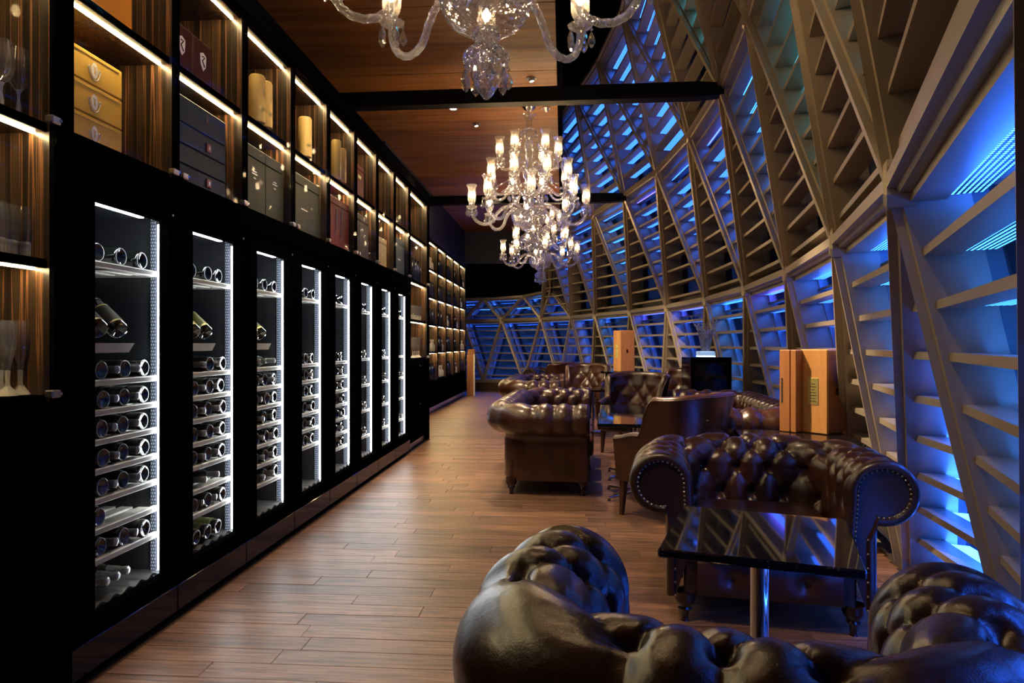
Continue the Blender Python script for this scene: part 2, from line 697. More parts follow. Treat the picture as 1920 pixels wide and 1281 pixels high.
# ------------------------------------------------------------------ facade lattice (inner node points)
Z1, Z2, Z3 = 1.93, 3.85, 5.70
R0 = {'yz': Vector((1.50, 1.55, -.33)), 'za': Vector((1.96, 3.05, -.33)), 'ab': Vector((2.10, 4.35, -.33)),
      'bc': wpt(1590, 5.7, -.33), 'cd': wpt(1489, 7.4, -.33), 'de': wpt(1396, 9.15, -.33), 'ef': wpt(1314, 10.8, -.33),
      'fg': wpt(1237, 12.5, -.25), 'gh': wpt(1165, 14.1, -.15), 'hi': wpt(1106, 15.7, .0), 'ij': wpt(1047, 17.2, .3),
      'jk': wpt(981, 18.3, .29), 'kl': wpt(905, 19.0, .25), 'lm': wpt(835, 19.2, .25)}
R1 = {'z': Vector((.67, 1.05, Z1)), 'a': wpt(1666, 2.69, Z1), 'b': wpt(1561, 4.2, Z1), 'c': wpt(1473, 6.0, Z1),
      'd': wpt(1395.5, 7.85, Z1), 'e': wpt(1322, 9.75, Z1), 'f': wpt(1249, 11.7, Z1), 'g': wpt(1180.5, 13.5, Z1),
      'h': wpt(1115, 15.1, Z1), 'i': wpt(1070, 16.4, Z1), 'j': wpt(1013.6, 17.5, Z1), 'k': wpt(940, 18.5, Z1), 'l': wpt(868, 19.0, Z1)}
R2 = {'y': wpt(1484, 2.6, Z2), 'z': wpt(1452, 3.9, Z2), 'a': wpt(1396, 5.29, Z2), 'b': wpt(1346, 6.75, Z2), 'c': wpt(1288, 8.38, Z2),
      'd': wpt(1229, 10.09, Z2), 'e': wpt(1168, 11.7, Z2), 'f': wpt(1110, 13.4, Z2), 'g': wpt(1062, 15.0, Z2), 'h': wpt(1024, 16.4, Z2)}
R3 = {'yz': wpt(1245, 2.95, Z3), 'za': wpt(1238, 4.4, Z3), 'ab': wpt(1222, 5.9, Z3), 'bc': wpt(1197, 7.4, Z3), 'cd': wpt(1163, 9.0, Z3),
      'de': wpt(1119, 10.6, Z3), 'ef': wpt(1076, 12.1, Z3), 'fg': wpt(1036, 13.7, Z3), 'gh': wpt(1000, 15.2, Z3)}
RT = {'ij': wpt(1032, 17.0, 2.62), 'jk': wpt(980, 18.0, 2.55), 'kl': wpt(905, 18.7, 2.52), 'lm': wpt(840, 19.0, 2.5)}
PLAN_C = Vector((-7.5, 7.0, 0))


def outward(p):
    """horizontal direction from the room to the outside at p"""
    if p.y > 15.5:
        # far end: turn gradually towards +Y
        k = smooth01(15.5, 18.5, p.y)
        a = Vector((1, .25, 0)).lerp(Vector((.22, 1, 0)), k)
        return a.normalized()
    d = Vector((p.x + 7.0, p.y - 6.9, 0))
    return d.normalized()


wall_right = empty('wall_right', (0, 0, 0), kind='structure')
DEP, GLZ, SLD = .25, .35, .17


def tri_normal(a, b, c):
    n = (b - a).cross(c - a).normalized()
    o = outward((a + b + c) / 3)
    return n if n.dot(o) > 0 else -n


def strut(a, b, name, wid=.085, dep=DEP, mat='steel'):
    """box-section lattice member with a narrower nose facing the room"""
    t = (b - a).normalized()
    n = outward((a + b) / 2)
    n = (n - t * n.dot(t)).normalized()
    s = t.cross(n).normalized()
    h = wid / 2
    prof = [(-h * .55, -.012), (h * .55, -.012), (h * .62, .022), (h, .03), (h, dep), (-h, dep), (-h, .03), (-h * .62, .022)]
    mid = (a + b) / 2
    vs = []
    for p in (a, b):
        for (x, y) in prof:
            vs.append(p + s * x + n * y - mid)
    k = len(prof)
    F = [(i, (i + 1) % k, k + (i + 1) % k, k + i) for i in range(k)] + [tuple(range(k))[::-1], tuple(range(k, 2 * k))]
    MB().add(vs, F).build(name, M[mat], wall_right, loc=mid)


def node_cap(p):
    n = outward(p)
    s = Vector((-n.y, n.x, 0))
    m = MB()
    vs = []
    for (q, w_, h_) in ((-.018, .045, .085), (-.004, .058, .1), (.1, .058, .1)):
        for (a, b) in ((-1, -.55), (-.55, -1), (.55, -1), (1, -.55), (1, .55), (.55, 1), (-.55, 1), (-1, .55)):
            vs.append(s * a * w_ + Vector((0, 0, b * h_)) + n * q)
    F = [tuple(range(8))[::-1]] + [(i * 8 + k, i * 8 + (k + 1) % 8, (i + 1) * 8 + (k + 1) % 8, (i + 1) * 8 + k) for i in range(2) for k in range(8)]
    m.add(vs, F).build('node_cap', M['steel'], wall_right, loc=p)


def ring(R, keys, wid=.1, dep=DEP + .1):
    for a, b in zip(keys[:-1], keys[1:]):
        strut(R[a], R[b], 'ring_beam', wid, dep)


ring(R0, list(R0), .12)
ring(R1, list(R1), .1)
ring(R2, list(R2), .1)
ring(R3, list(R3), .1)
ring(RT, list(RT), .1)
for R in (R1, R2):
    for k in R:
        node_cap(R[k])
WIN = [0]


def lerp(a, b, t):
    return a + (b - a) * t


def window(a, b, c, lit=None, pitch=.205, wash=None, dots='led_blue'):
    """triangular bay: a-b is the horizontal side, c the apex; slats, glass and LED strips inside it"""
    WIN[0] += 1
    root = empty('window_%d' % WIN[0], kind='structure')
    n3 = tri_normal(a, b, c)
    cen = (a + b + c) / 3
    nh = outward(cen)
    # glass pane behind the lattice
    off = n3 * GLZ
    MB().add([p + off for p in (a, b, c)] + [p + off + n3 * .016 for p in (a, b, c)],
             [(0, 1, 2), (5, 4, 3), (0, 3, 4, 1), (1, 4, 5, 2), (2, 5, 3, 0)]).build('pane', M['facade_glass'], root)
    # frame of the pane: dark mullions set back, and a grey reveal in front of them
    fr, rv = MB(), MB()
    for p, q in ((a, c), (b, c), (a, b)):
        t = (q - p).normalized()
        inn = (cen - p)
        inn = (inn - t * inn.dot(t)).normalized()
        for mbx, y0, y1, w_ in ((fr, GLZ - .05, GLZ + .03, .10), (rv, DEP - .02, GLZ - .03, .062)):
            vs = []
            for e in (p, q):
                for (x, y) in ((0, y0), (w_, y0), (w_, y1), (0, y1)):
                    vs.append(e + inn * x + n3 * y)
            mbx.add(vs, [(0, 1, 5, 4), (1, 2, 6, 5), (2, 3, 7, 6), (3, 0, 4, 7)])
    fr.build('mullion', M['mullion'], root)
    rv.build('reveal', M['reveal'], root)
    # slats
    z0, z1 = sorted((a.z, c.z))
    zz = math.ceil((z0 + .06) / pitch) * pitch
    sgn = 1 if c.z < a.z else -1
    while zz < z1 - .07:
        t = (zz - a.z) / (c.z - a.z)
        p, q = lerp(a, c, t), lerp(b, c, t)
        p, q = Vector((p.x, p.y, zz)), Vector((q.x, q.y, zz))
        if (p - q).length > .17:
            d = (q - p).normalized()
            p, q = p + d * .03, q - d * .03
            mid = (p + q) / 2
            th = .034
            m = MB()
            vs = []
            for hz in (0, th):
                vs += [p + nh * .05 - mid + Vector((0, 0, hz)), q + nh * .05 - mid + Vector((0, 0, hz)),
                       q + nh * SLD - mid + Vector((0, 0, hz)), p + nh * SLD - mid + Vector((0, 0, hz))]
            m.add(vs, [(3, 2, 1, 0), (4, 5, 6, 7), (0, 1, 5, 4), (1, 2, 6, 5), (2, 3, 7, 6), (3, 0, 4, 7)])
            so = m.build('slat', M['slat'], root, loc=mid)
            if lit:
                L = (q - p).length
                if L > .16:
                    pr, qr = p + d * .05 + nh * SLD, q - d * .05 + nh * SLD
                    lw, L = .11, L - .1
                    mm = MB()
                    dz = Vector((0, 0, .006))
                    b0 = [pr - mid + dz, qr - mid + dz, qr + nh * lw - mid + dz, pr + nh * lw - mid + dz]
                    tp = [x + Vector((0, 0, .012)) for x in b0]
                    mm.add(b0 + tp, [(3, 2, 1, 0), (0, 1, 5, 4), (1, 2, 6, 5), (2, 3, 7, 6), (3, 0, 4, 7)],
                           [[(0, lw), (L, lw), (L, 0), (0, 0)]] + [[(9, 9)] * 4] * 4)
                    mm.build('led_strip', M[dots], so)
        zz += pitch
    if wash:
        # linear wall washer: dark body, lit face turned to the head of the bay
        d = (b - a).normalized()
        up = c.z > a.z
        p, q = (lerp(a, c, .24), lerp(b, c, .24)) if up else (a, b)
        p, q = p + d * .16, q - d * .16
        mid = (p + q) / 2
        sg = -1 if c.z < a.z else 1
        zt = Vector((0, 0, sg * .17))
        base = [p + nh * (DEP - .02), q + nh * (DEP - .02), q + nh * (DEP + .05), p + nh * (DEP + .05)]
        vs = [v + zt - mid for v in base] + [v + zt * 1.12 - mid for v in base]
        fx = MB().add(vs, [(4, 5, 6, 7), (0, 1, 5, 4), (1, 2, 6, 5), (2, 3, 7, 6), (3, 0, 4, 7)]).build('linear_light', M['mullion'], root, loc=mid)
        MB().add(vs[:4], [(0, 1, 2, 3)]).build('lit_face', M[wash], fx)
    return root


# ring 0 - ring 1
k1, k0 = list(R1), list(R0)
for i, k in enumerate(k1):
    # node k hangs between R0[i] and R0[i+1]
    strut(R1[k], R0[k0[i]], 'strut')
    strut(R1[k], R0[k0[i + 1]], 'strut')
    window(R0[k0[i]], R0[k0[i + 1]], R1[k], lit=(k in 'zaijkl'), dots='wash_blue' if k in 'za' else 'led_blue', wash='wash_blue' if k in 'zaghijkl' else None)  # nearest bays get undotted strips, added unseen to wash them blue
    if i + 1 < len(k1):
        window(R1[k], R1[k1[i + 1]], R0[k0[i + 1]], lit=True, wash='wash_blue' if k not in 'cef' else 'wash_violet',
               dots='led_cyan' if k in 'zadg' else 'led_blue')
# ring 1 - ring 2 : R2[y] -> R1[z],R1[a] ...
k2 = list(R2)
for i, k in enumerate(k2):
    lo, hi = k1[i], k1[i + 1] if i + 1 < len(k1) else None
    strut(R2[k], R1[lo], 'strut')
    if i + 1 < len(k2) or True:
        strut(R2[k], R1[k1[i + 1]], 'strut')
    window(R1[lo], R1[k1[i + 1]], R2[k])
    if i + 1 < len(k2):
        window(R2[k], R2[k2[i + 1]], R1[k1[i + 1]], lit=True, wash='wash_violet' if i in (3, 5) else 'wash_blue',
               dots='led_teal' if i < 2 else ('led_cyan' if i in (2, 6) else 'led_blue'))
# ring 2 - ring 3
k3 = list(R3)
for i, k in enumerate(k3):
    strut(R3[k], R2[k2[i]], 'strut')
    strut(R3[k], R2[k2[i + 1]], 'strut')
    window(R2[k2[i]], R2[k2[i + 1]], R3[k], lit=(i > 3))
    if i + 1 < len(k3):
        window(R3[k], R3[k3[i + 1]], R2[k2[i + 1]], lit=True, dots='led_teal' if i < 3 else 'led_blue')
# far end: short upper row
for a, lo, hi in (('ij', 'i', 'j'), ('jk', 'j', 'k'), ('kl', 'k', 'l')):
    strut(RT[a], R1[lo], 'strut')
    strut(RT[a], R1[hi], 'strut')
    window(R1[lo], R1[hi], RT[a], lit=True, wash='wash_blue')
for a, b, lo in (('ij', 'jk', 'j'), ('jk', 'kl', 'k'), ('kl', 'lm', 'l')):
    window(RT[a], RT[b], R1[lo], lit=True, dots='led_cyan', wash='wash_blue')
strut(R2['h'], RT['ij'], 'strut')
window(R2['h'], RT['ij'], R1['i'])
# sill wall under the far end
m = MB()
fk = ['hi', 'ij', 'jk', 'kl', 'lm']
for a, b in zip(fk[:-1], fk[1:]):
    p, q = R0[a], R0[b]
    m.add([(p.x, p.y, 0), (q.x, q.y, 0), q, p], [(0, 1, 2, 3)])
struct(m.build('trim_1', M['base_wood']))

# ------------------------------------------------------------------ room shell
WF = -1.823      # cabinet front plane
WB = -2.46       # far cabinet front plane
WALL = -2.95
ZC = 4.10
CE = -.06        # ceiling's right edge
struct(MB().box(WALL - .1, WALL, -1.6, 19.6, 0, ZC).build('wall_left', M['black_matte']))
struct(MB().box(WALL, 1.0, -1.7, -1.6, 0, 6.0).build('wall_back', M['black_matte']))
# far bulkhead over the short windows
m = MB()
bp_ = [Vector((WALL, 19.1, 0))] + [RT[k] for k in ('kl', 'jk', 'ij')] + [Vector((RT['ij'].x + .05, RT['ij'].y - .25, 0))]
for p, q in zip(bp_[:-1], bp_[1:]):
    m.add([(p.x, p.y, 2.56), (q.x, q.y, 2.56), (q.x, q.y, 5.8), (p.x, p.y, 5.8),
           (p.x, p.y + .15, 2.56), (q.x, q.y + .15, 2.56), (q.x, q.y + .15, 5.8), (p.x, p.y + .15, 5.8)],
          [(0, 1, 2, 3), (5, 4, 7, 6), (4, 5, 1, 0)])
struct(m.build('wall_far', M['black_matte']))
struct(MB().box(WALL, CE, 16.9, 17.0, 3.3, ZC).build('trim_2', M['navy_wall']))
# ceiling: slab with veneer panels hung under it
ceil = MB().box(WALL, CE, -1.6, 17.0, ZC + .02, ZC + .25).build('ceiling', M['black_matte'])
struct(ceil)
cy0 = -1.6
pan_y = [-1.6, .4, 2.3, 4.2, 5.6, 7.0, 8.9, 10.8, 12.7, 14.6, 16.9]
for i in range(len(pan_y) - 1):
    for (x0, x1) in ((-2.95, -.06),):
        MB().box(x0 + .004, x1, pan_y[i] + .004, pan_y[i + 1] - .004, ZC, ZC + .02, .003).build('panel', M['ceil'], ceil)
struct(MB().box(CE, CE + .06, -1.6, 17.0, ZC + .03, 5.75).build('wall_upper', M['black_matte']))
struct(MB().box(CE, 1.6, -1.6, 17.2, 5.78, 5.9).build('ceiling_upper', M['black_matte']))
# steel beams from the cabinet wall to the lattice
for i, k in enumerate(('b', 'e')):
    p = R2[k]
    q = Vector((WALL, p.y + .05, p.z))
    e = p + Vector((.05, 0, 0))
    m = MB()
    vs = []
    for x in (q, e - Vector((.25, 0, 0)), e):
        tz = .055 if x is e else .075
        for (dy, dz) in ((-.07, -tz), (.07, -tz), (.07, tz), (-.07, tz)):
            vs.append((x.x, x.y + dy, x.z - .05 + dz))
    m.add(vs, [(0, 4, 5, 1), (1, 5, 6, 2), (2, 6, 7, 3), (3, 7, 4, 0), (4, 8, 9, 5), (5, 9, 10, 6), (6, 10, 11, 7), (7, 11, 8, 4), (0, 1, 2, 3), (11, 10, 9, 8)])
    struct(m.build('trim_%d' % (3 + i), M['beam']))

# floor: base slab and individual planks running across the room
FX = [(-1.6, -.3), (0, .62), (1.0, 1.02), (1.55, 1.35), (3.05, 1.80), (4.35, 2.0), (6, 2.3), (8, 2.5), (9.5, 2.45), (11.5, 2.2), (13, 1.85), (14.5, 1.35), (16, .75), (17.2, .1), (18.4, -1.0), (19.1, -2.3), (19.3, -2.9)]


def xr(y):
    for (a, b), (c, d) in zip(FX[:-1], FX[1:]):
        if a <= y <= c:
            return b + (d - b) * (y - a) / (c - a)
    return FX[-1][1]


floor = MB()
pts = [(WALL, -1.6)] + [(x, y) for y, x in FX] + [(WALL, 19.3)]
nf = len(pts)
floor.add([(x, y, -.012) for x, y in pts] + [(x, y, -.12) for x, y in pts], [tuple(range(nf))])
floor = struct(floor.build('floor', M['floor_base']))
PW = .128
rowi, count, rest = 0, 0, MB()
yy = .9
while yy < 19.0:
    xl = -1.80 if yy < 9.2 else -2.44
    xe = min(xr(yy), xr(yy + PW)) - .02
    x = xl - random.uniform(0, 1.1)
    while x < xe:
        ln = random.uniform(.75, 1.5)
        a, b = max(x, xl), min(x + ln, xe)
        if b - a > .05:
            dz = random.uniform(-.0006, .0006)
            if count < 296:
                cxm = (a + b) / 2
                mb_ = MB().box(a - cxm + .0008, b - cxm - .0008, -PW / 2 + .0008, PW / 2 - .0008, -.012, 0, .0014)
                mb_.build('plank', M['plank'], floor, loc=(cxm, yy + PW / 2, dz))
                count += 1
            else:
                rest.box(a + .001, b - .001, yy + .001, yy + PW - .001, -.012, dz, 0)
        x += ln
    yy += PW
# far planks, too narrow to pick apart
o = rest.build('plank', M['plank'], floor)
o['kind'] = 'stuff'
YFAR = yy

# ------------------------------------------------------------------ cabinet wall
P0, PITCH = 2.41, .707
ZR0, ZR1 = 1.96, 2.075     # black rail over the fridges
SH = [2.075, 2.625, 3.175]


def bx(x0, x1, y0, y1, z0, z1, name, mat, parent, b=.003, smooth=None):
    c = ((x0 + x1) / 2, (y0 + y1) / 2, (z0 + z1) / 2)
    return MB().box(x0 - c[0], x1 - c[0], y0 - c[1], y1 - c[1], z0 - c[2], z1 - c[2], b).build(name, M[mat], parent, smooth, loc=c)


def led_bar(x, y0, y1, z, parent, mat='warm_led'):
    bx(x - .006, x + .006, y0, y1, z - .005, z, 'led_strip', mat, parent, 0)


def open_cabinet(root, xf, dep, y0, y1, levels, thick=.018, shelfmat='black'):
    """carcass lined with ebony, black-edged shelves and an LED strip under each"""
    xb = xf - dep
    z0, z1 = levels[0], levels[-1]
    bx(xb - .012, xb, y0, y1, z0, z1, 'back_panel', 'ebony', root, 0)
    bx(xb, xf - .02, y0, y0 + thick, z0, z1, 'side_panel', 'ebony', root, 0)
    bx(xb, xf - .02, y1 - thick, y1, z0, z1, 'side_panel', 'ebony', root, 0)
    for s in (y0, y1 - thick):
        bx(xf - .02, xf, s, s + thick, z0, z1, 'stile', 'black', root, .002)
    for i, z in enumerate(levels):
        nm = 'bottom_panel' if i == 0 else ('top_panel' if i == len(levels) - 1 else 'shelf')
        so = bx(xb, xf - .03, y0 + thick, y1 - thick, z, z + .03, nm, shelfmat, root, .002)
        if i > 0:
            MB().box(xb, xf - .034, y0 + thick, y1 - thick, z - .004, z).build('shelf_lining', M['ebony'], root)
            led_bar(xf - .075, y0 + thick + .005, y1 - thick - .005, z - .004, root)


def hinge(root, x, y, z):
    o = bx(x - .012, x + .02, y - .022, y + .022, z - .014, z + .014, 'hinge', 'silver', root, .004)
    MB().lathe([(.006, 0), (.006, .004)], 8, (.02, .011, 0), 'x').build('screw', M['chrome'], o)


# upper display cabinets over the fridges
CABS = []
for i in range(8):
    y0, y1 = P0 + i * PITCH, P0 + (i + 1) * PITCH
    r = empty('display_cabinet', (0, 0, 0), 0, '%s lit ebony display cabinet of the upper row, above the %s wine fridge' % (ORD[i].capitalize(), ORD[i]), 'cabinet', 'upper display cabinets')
    open_cabinet(r, WF, .50, y0, y1, [SH[0], SH[1], SH[2]])
    bx(WF - .004, WF + .003, y0 + .012, y1 - .012, SH[0] + .012, SH[2] + .02, 'glass_door', 'glass', r, 0)
    hinge(r, WF, y1 - .04, SH[0] + .03)
    if i in (1, 3, 5):
        hinge(r, WF, y0 + .04, SH[0] + .03)
    CABS.append(r)
struct(bx(WF - .5, WF + .012, P0 - .02, P0 + 8 * PITCH + .01, ZR0, SH[0] - .003, 'trim_5', 'black', None))
struct(bx(WF - .5, WF + .015, 1.0, 9.2, SH[2] + .034, 3.34, 'trim_6', 'black_matte', None))
struct(bx(-2.94, WF - .52, P0, 9.18, 0.0, 3.33, 'trim_7', 'black_matte', None))


# tall display cabinets at both ends of the fridges
def tall_cabinet(y0, y1, levels, label):
    r = empty('tall_cabinet', (0, 0, 0), 0, label, 'cabinet')
    open_cabinet(r, WF, .45, y0, y1, levels)
    bx(WF - .004, WF + .003, y0 + .012, y1 - .015, levels[0] + .012, levels[2] - .01, 'glass_door', 'glass', r, 0)
    bx(WF - .004, WF + .003, y0 + .012, y1 - .015, levels[2] + .012, levels[-1] + .02, 'glass_door', 'glass', r, 0)
    bx(WF - .45, WF - .02, y0, y1, .08, levels[0] - .002, 'carcass', 'black', r)
    for (a, b) in ((.10, .565), (.60, levels[0] - .03)):
        dr = bx(WF - .02, WF, y0 + .01, y1 - .01, a, b, 'drawer', 'black', r, .004)
        bx(WF, WF + .002, y0 + .05, y1 - .05, a + .04, b - .04, 'drawer_panel', 'black', dr, .001).matrix_parent_inverse = dr.matrix_world.inverted()
        MB().lathe([(.009, 0), (.009, .004), (.006, .006)], 10, (WF, (y0 + y1) / 2, b - .035), 'x').build('lock', M['silver'], r)
    bx(WF - .40, WF - .05, y0, y1, 0, .08, 'plinth', 'silver', r)
    hinge(r, WF, y1 - .03, levels[0] + .035)
    hinge(r, WF, y1 - .03, levels[2] + .035)
    return r


tall_cabinet(1.60, 2.345, [1.085, 1.575, 2.065, 2.625, 3.175], 'Tall ebony cabinet of stemware beside the first wine fridge, black drawers below')
tall_cabinet(P0 + 8 * PITCH + .02, 9.18, [1.085, 1.575, 2.065, 2.625, 3.175], 'Tall lit cabinet of glasses standing past the eighth wine fridge, black drawers below')
struct(bx(WF - .45, WF + .01, 2.35, 2.405, 0, 3.2, 'trim_8', 'black', None))
struct(bx(-2.46, WF - .0, 9.185, 9.26, 0, 3.34, 'trim_9', 'black', None))


# wine fridges ------------------------------------------------------
def corrug(y0, y1, x0, x1, z):
    rows = []
    n = 56
    for i in range(n + 1):
        y = y0 + (y1 - y0) * i / n
        rows.append([(x0, y, z + .008 * sin(i / n * 2 * pi * 7)), (x1, y, z + .008 * sin(i / n * 2 * pi * 7))])
    m = MB().grid(rows)
    m.grid([[(x1, r[1][1], r[1][2]), (x1, r[1][1], r[1][2] - .012)] for r in rows])
    return m


ZS_FULL = [1.625, 1.14, 1.018, .898, .778, .657, .534, .411]
SHELF_MB = None


def bottle_prof(L=.30, r=.041):
    return [(0, .014), (.018, .008), (.031, 0), (.037, .001), (r, .008), (r, .185), (.034, .205), (.018, .232), (.0145, .245), (.0145, .285), (.017, .287), (.017, .298), (.012, L), (0, L)]


BM = {}


def bottle_meshes():
    # lying bottle: base at x=0 facing +x (room), neck towards -x
    pr = bottle_prof()
    BM['base_out'] = MB().lathe([(r, -z) for r, z in pr], 18, axis='x').mesh('wine_bottle', M['bottle'], 40)
    BM['base_out_low'] = MB().lathe([(r, -z) for r, z in pr], 12, axis='x').mesh('wine_bottle', M['bottle'], 40)
    BM['neck_out'] = MB().lathe([(r, z - .30) for r, z in pr], 14, axis='x').mesh('wine_bottle', M['bottle'], 40)
    BM['cap'] = MB().lathe([(.0155, -.07), (.0178, -.012), (.0178, .001), (.014, .003), (0, .003)], 10, axis='x').mesh('capsule', M['cap_glint'], 40)
    BM['ring'] = MB().lathe([(.0335, .0), (.0345, .0012), (.0365, .0012), (.038, -.001)], 18, axis='x', cap=False).mesh('rim_highlight', M['cap_glint'], 60)  # pale ring paints in the highlight round the bottle base
    # champagne, neck out, sloping
    BM['champ'] = MB().lathe([(0, -.32), (.043, -.318), (.044, -.14), (.038, -.11), (.024, -.07)], 14, axis='x').mesh('champagne_bottle', M['bottle_green'], 40)
    BM['champ_foil'] = MB().lathe([(.0245, -.071), (.021, -.03), (.0165, -.012), (.0185, -.004), (.0185, .014), (.012, .02), (0, .02)], 12, axis='x').mesh('foil_neck', M['foil'], 40)
    BM['stand'] = MB().lathe([(r * 1.0, -z) for r, z in pr], 16, axis='x').mesh('wine_bottle', M['bottle'], 40)
    a = []
    lm = MB()
    rows = []
    for k in range(9):
        t = radians(20 + 140 * k / 8)
        rows.append([(-.03, .0416 * cos(t), .0416 * sin(t)), (-.15, .0416 * cos(t), .0416 * sin(t))])
    lm.grid(rows)
    BM['label'] = lm.mesh('bottle_label', M['label_dark'], 60)
    BM['label_g'] = lm.mesh('bottle_label', M['label_green'], 60)
    b = MB()
    for (x0, x1, w_) in ((-.034, -.04, 60), (-.14, -.146, 60)):
        rr = []
        for k in range(7):
            t = radians(90 - w_ + 2 * w_ * k / 6)
            rr.append([(x0, .0421 * cos(t), .0421 * sin(t)), (x1, .0421 * cos(t), .0421 * sin(t))])
        b.grid(rr)
    BM['border'] = b.mesh('label_border', M['gold_plate'], 60)


bottle_meshes()
FR = ['first', 'second', 'third', 'fourth', 'fifth', 'sixth', 'seventh', 'eighth']


def put_bottle(kind, x, y, z, label, group, tilt=0, detail=True, yawv=0, lab=None):
    o = link('wine_bottle' if kind != 'champ' else 'champagne_bottle', BM[kind], None, (x, y, z), (0, tilt, yawv))
    tag(o, label, 'bottle', group)
    if kind == 'neck_out':
        link('capsule', BM['cap'], o)
    elif kind == 'champ':
        link('foil_neck', BM['champ_foil'], o)
    elif detail and kind.startswith('base'):
        link('rim_highlight', BM['ring'], o)
    if lab:
        l = link('bottle_label', BM[lab], o)
        link('label_border', BM['border'], l)
    return o


for i in range(8):
    y0 = P0 + i * PITCH
    r = empty('wine_fridge', (0, 0, 0), 0, '%s black wine fridge from the camera in the row, LED strip up its side' % FR[i].capitalize(), 'wine fridge', 'built-in wine fridges')
    xb = WF - .56
    ya, yb = y0 + .045, y0 + PITCH - .045
    zb, zt = .205, 1.885
    body = MB()
    body.box(xb - .02, xb, ya - .03, yb + .03, zb - .03, zt + .03)
    body.box(xb, WF - .05, ya - .03, ya, zb - .03, zt + .03)
    body.box(xb, WF - .05, yb, yb + .03, zb - .03, zt + .03)
    body.box(xb, WF - .05, ya, yb, zb - .03, zb)
    body.box(xb, WF - .05, ya, yb, zt, zt + .03)
    body.build('cabinet_body', M['fridge_in'], r)
    # door: black frame round the pane
    wy0, wy1, wz0, wz1 = y0 + .128, y0 + .627, .235, 1.865
    df = MB()
    e0, e1 = y0 + .004, y0 + PITCH - .004
    for (a, b, c, d) in ((e0, wy0, .16, 1.955), (wy1, e1, .16, 1.955), (wy0, wy1, .16, wz0), (wy0, wy1, wz1, 1.955)):
        df.box(WF - .045, WF + .004, a, b, c, d, .002)
    door = df.build('door', M['black'], r)
    bx(WF - .02, WF - .012, wy0 - .005, wy1 + .005, wz0 - .005, wz1 + .005, 'door_glass', 'glass', door, 0)
    bx(WF - .40, WF - .03, y0 + .01, y0 + PITCH - .01, 0, .04, 'toe_kick', 'black_matte', r)
    bx(WF - .40, WF + .0, y0 + .004, y0 + PITCH - .004, .03, .152, 'plinth', 'black_gloss', r, .003)
    MB().lathe([(.006, 0), (.006, .003)], 8, (WF + .004, y0 + PITCH - .05, 1.90), 'x').build('lock', M['silver'], r)
    # lights
    bx(WF - .062, WF - .046, yb - .02, yb - .004, wz0 + .01, wz1 - .01, 'led_strip', 'white_led', r, 0)
    bx(WF - .072, WF - .050, ya + .02, y0 + .52, zt - .022, zt - .004, 'top_light', 'white_led', r, 0)
    # dim glowing dots painting the strip's reflection in the side wall
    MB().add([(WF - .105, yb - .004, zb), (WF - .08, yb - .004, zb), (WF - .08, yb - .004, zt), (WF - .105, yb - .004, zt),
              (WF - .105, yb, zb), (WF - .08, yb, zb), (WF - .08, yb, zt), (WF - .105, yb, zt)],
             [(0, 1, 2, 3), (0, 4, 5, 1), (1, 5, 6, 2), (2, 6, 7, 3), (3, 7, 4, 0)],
             [[(0, 0), (.04, 0), (.04, 1.6), (0, 1.6)]] + [[(.0105, .0005)] * 4] * 4).build('led_reflection', M['strip_reflection'], r)
    # shelves
    zs = ZS_FULL if i < 5 else [1.6, 1.15, .90, .655, .41]
    if i == 3:
        zs = ZS_FULL[:-1]
    for z in zs:
        sm = MB()
        sm.box(WF - .085, WF - .06, ya, yb - .012, z - .014, z + .012, .004)
        for q in range(5):
            xx = WF - .13 - q * .085
            sm.box(xx - .028, xx + .028, ya, yb - .012, z - .008, z + .002)
        for yy_ in (ya, (ya + yb) / 2, yb - .03):
            sm.box(xb + .02, WF - .085, yy_, yy_ + .018, z - .014, z - .008)
        sm.build('shelf', M['shelfwood'], r)
    corrug(ya, yb, xb, WF - .055, .238).build('corrugated_tray', M['glass'] if False else M['silver'], r, 60)
    # display tray with tilted bottles
    if i < 3:
        tr = MB()
        yl, yr_ = ya, y0 + .47
        tr.add([(WF - .06, yl, 1.262), (WF - .06, yr_ - .04, 1.262), (WF - .06, yr_, 1.302), (WF - .06, yl, 1.302),
                (xb, yl, 1.262), (xb, yr_ - .04, 1.262), (xb, yr_, 1.302), (xb, yl, 1.302)],
               [(0, 1, 2, 3), (7, 6, 5, 4), (0, 4, 5, 1), (1, 5, 6, 2), (2, 6, 7, 3), (3, 7, 4, 0)])
        tr.build('display_tray', M['shelfwood'], r)
        offs = (.30, .43) if i == 0 else ((.33, .45) if i == 1 else (.3, .42))
        for q, oy in enumerate(offs):
            put_bottle('stand', WF - .10, y0 + oy, 1.352, '%s labelled dark bottle tilted on the pale display tray of the %s wine fridge' % (ORD[q].capitalize(), FR[i]), 'tilted display bottles', radians(38), lab='label' if i == 0 else 'label_g', yawv=radians(-14))
    names = ['top shelf', 'second shelf', 'third shelf', 'fourth shelf', 'fifth shelf', 'sixth shelf', 'seventh shelf', 'lowest shelf']
    grp = 'bottles lying in the %s wine fridge' % FR[i]
    for si, z in enumerate(zs):
        if i in (0, 1) and si == 6:
            outs = [(.27, 'b')] if i == 0 else [(.345, 'n'), (.5, 'n')]
        elif si == 0:
            outs = [(.255, 'b'), (.40, 'b'), (.545, 'b')] if i < 3 else [(.4, 'b'), (.53, 'b')]
        elif i < 3:
            outs = [(.275, 'b'), (.345, 'n'), (.42, 'b'), (.49, 'n'), (.565, 'b')]
        elif i == 7:
            outs = [(.42, 'n'), (.53, 'n')] if si in (2, 4) else []
        else:
            outs = [(.39, 'b'), (.46, 'n'), (.53, 'b')]
        if i == 1 and si == 1:
            outs = outs[1:]
        if i == 2 and si == 1:
            outs = [(.3, 'n'), (.4, 'n'), (.5, 'n')]
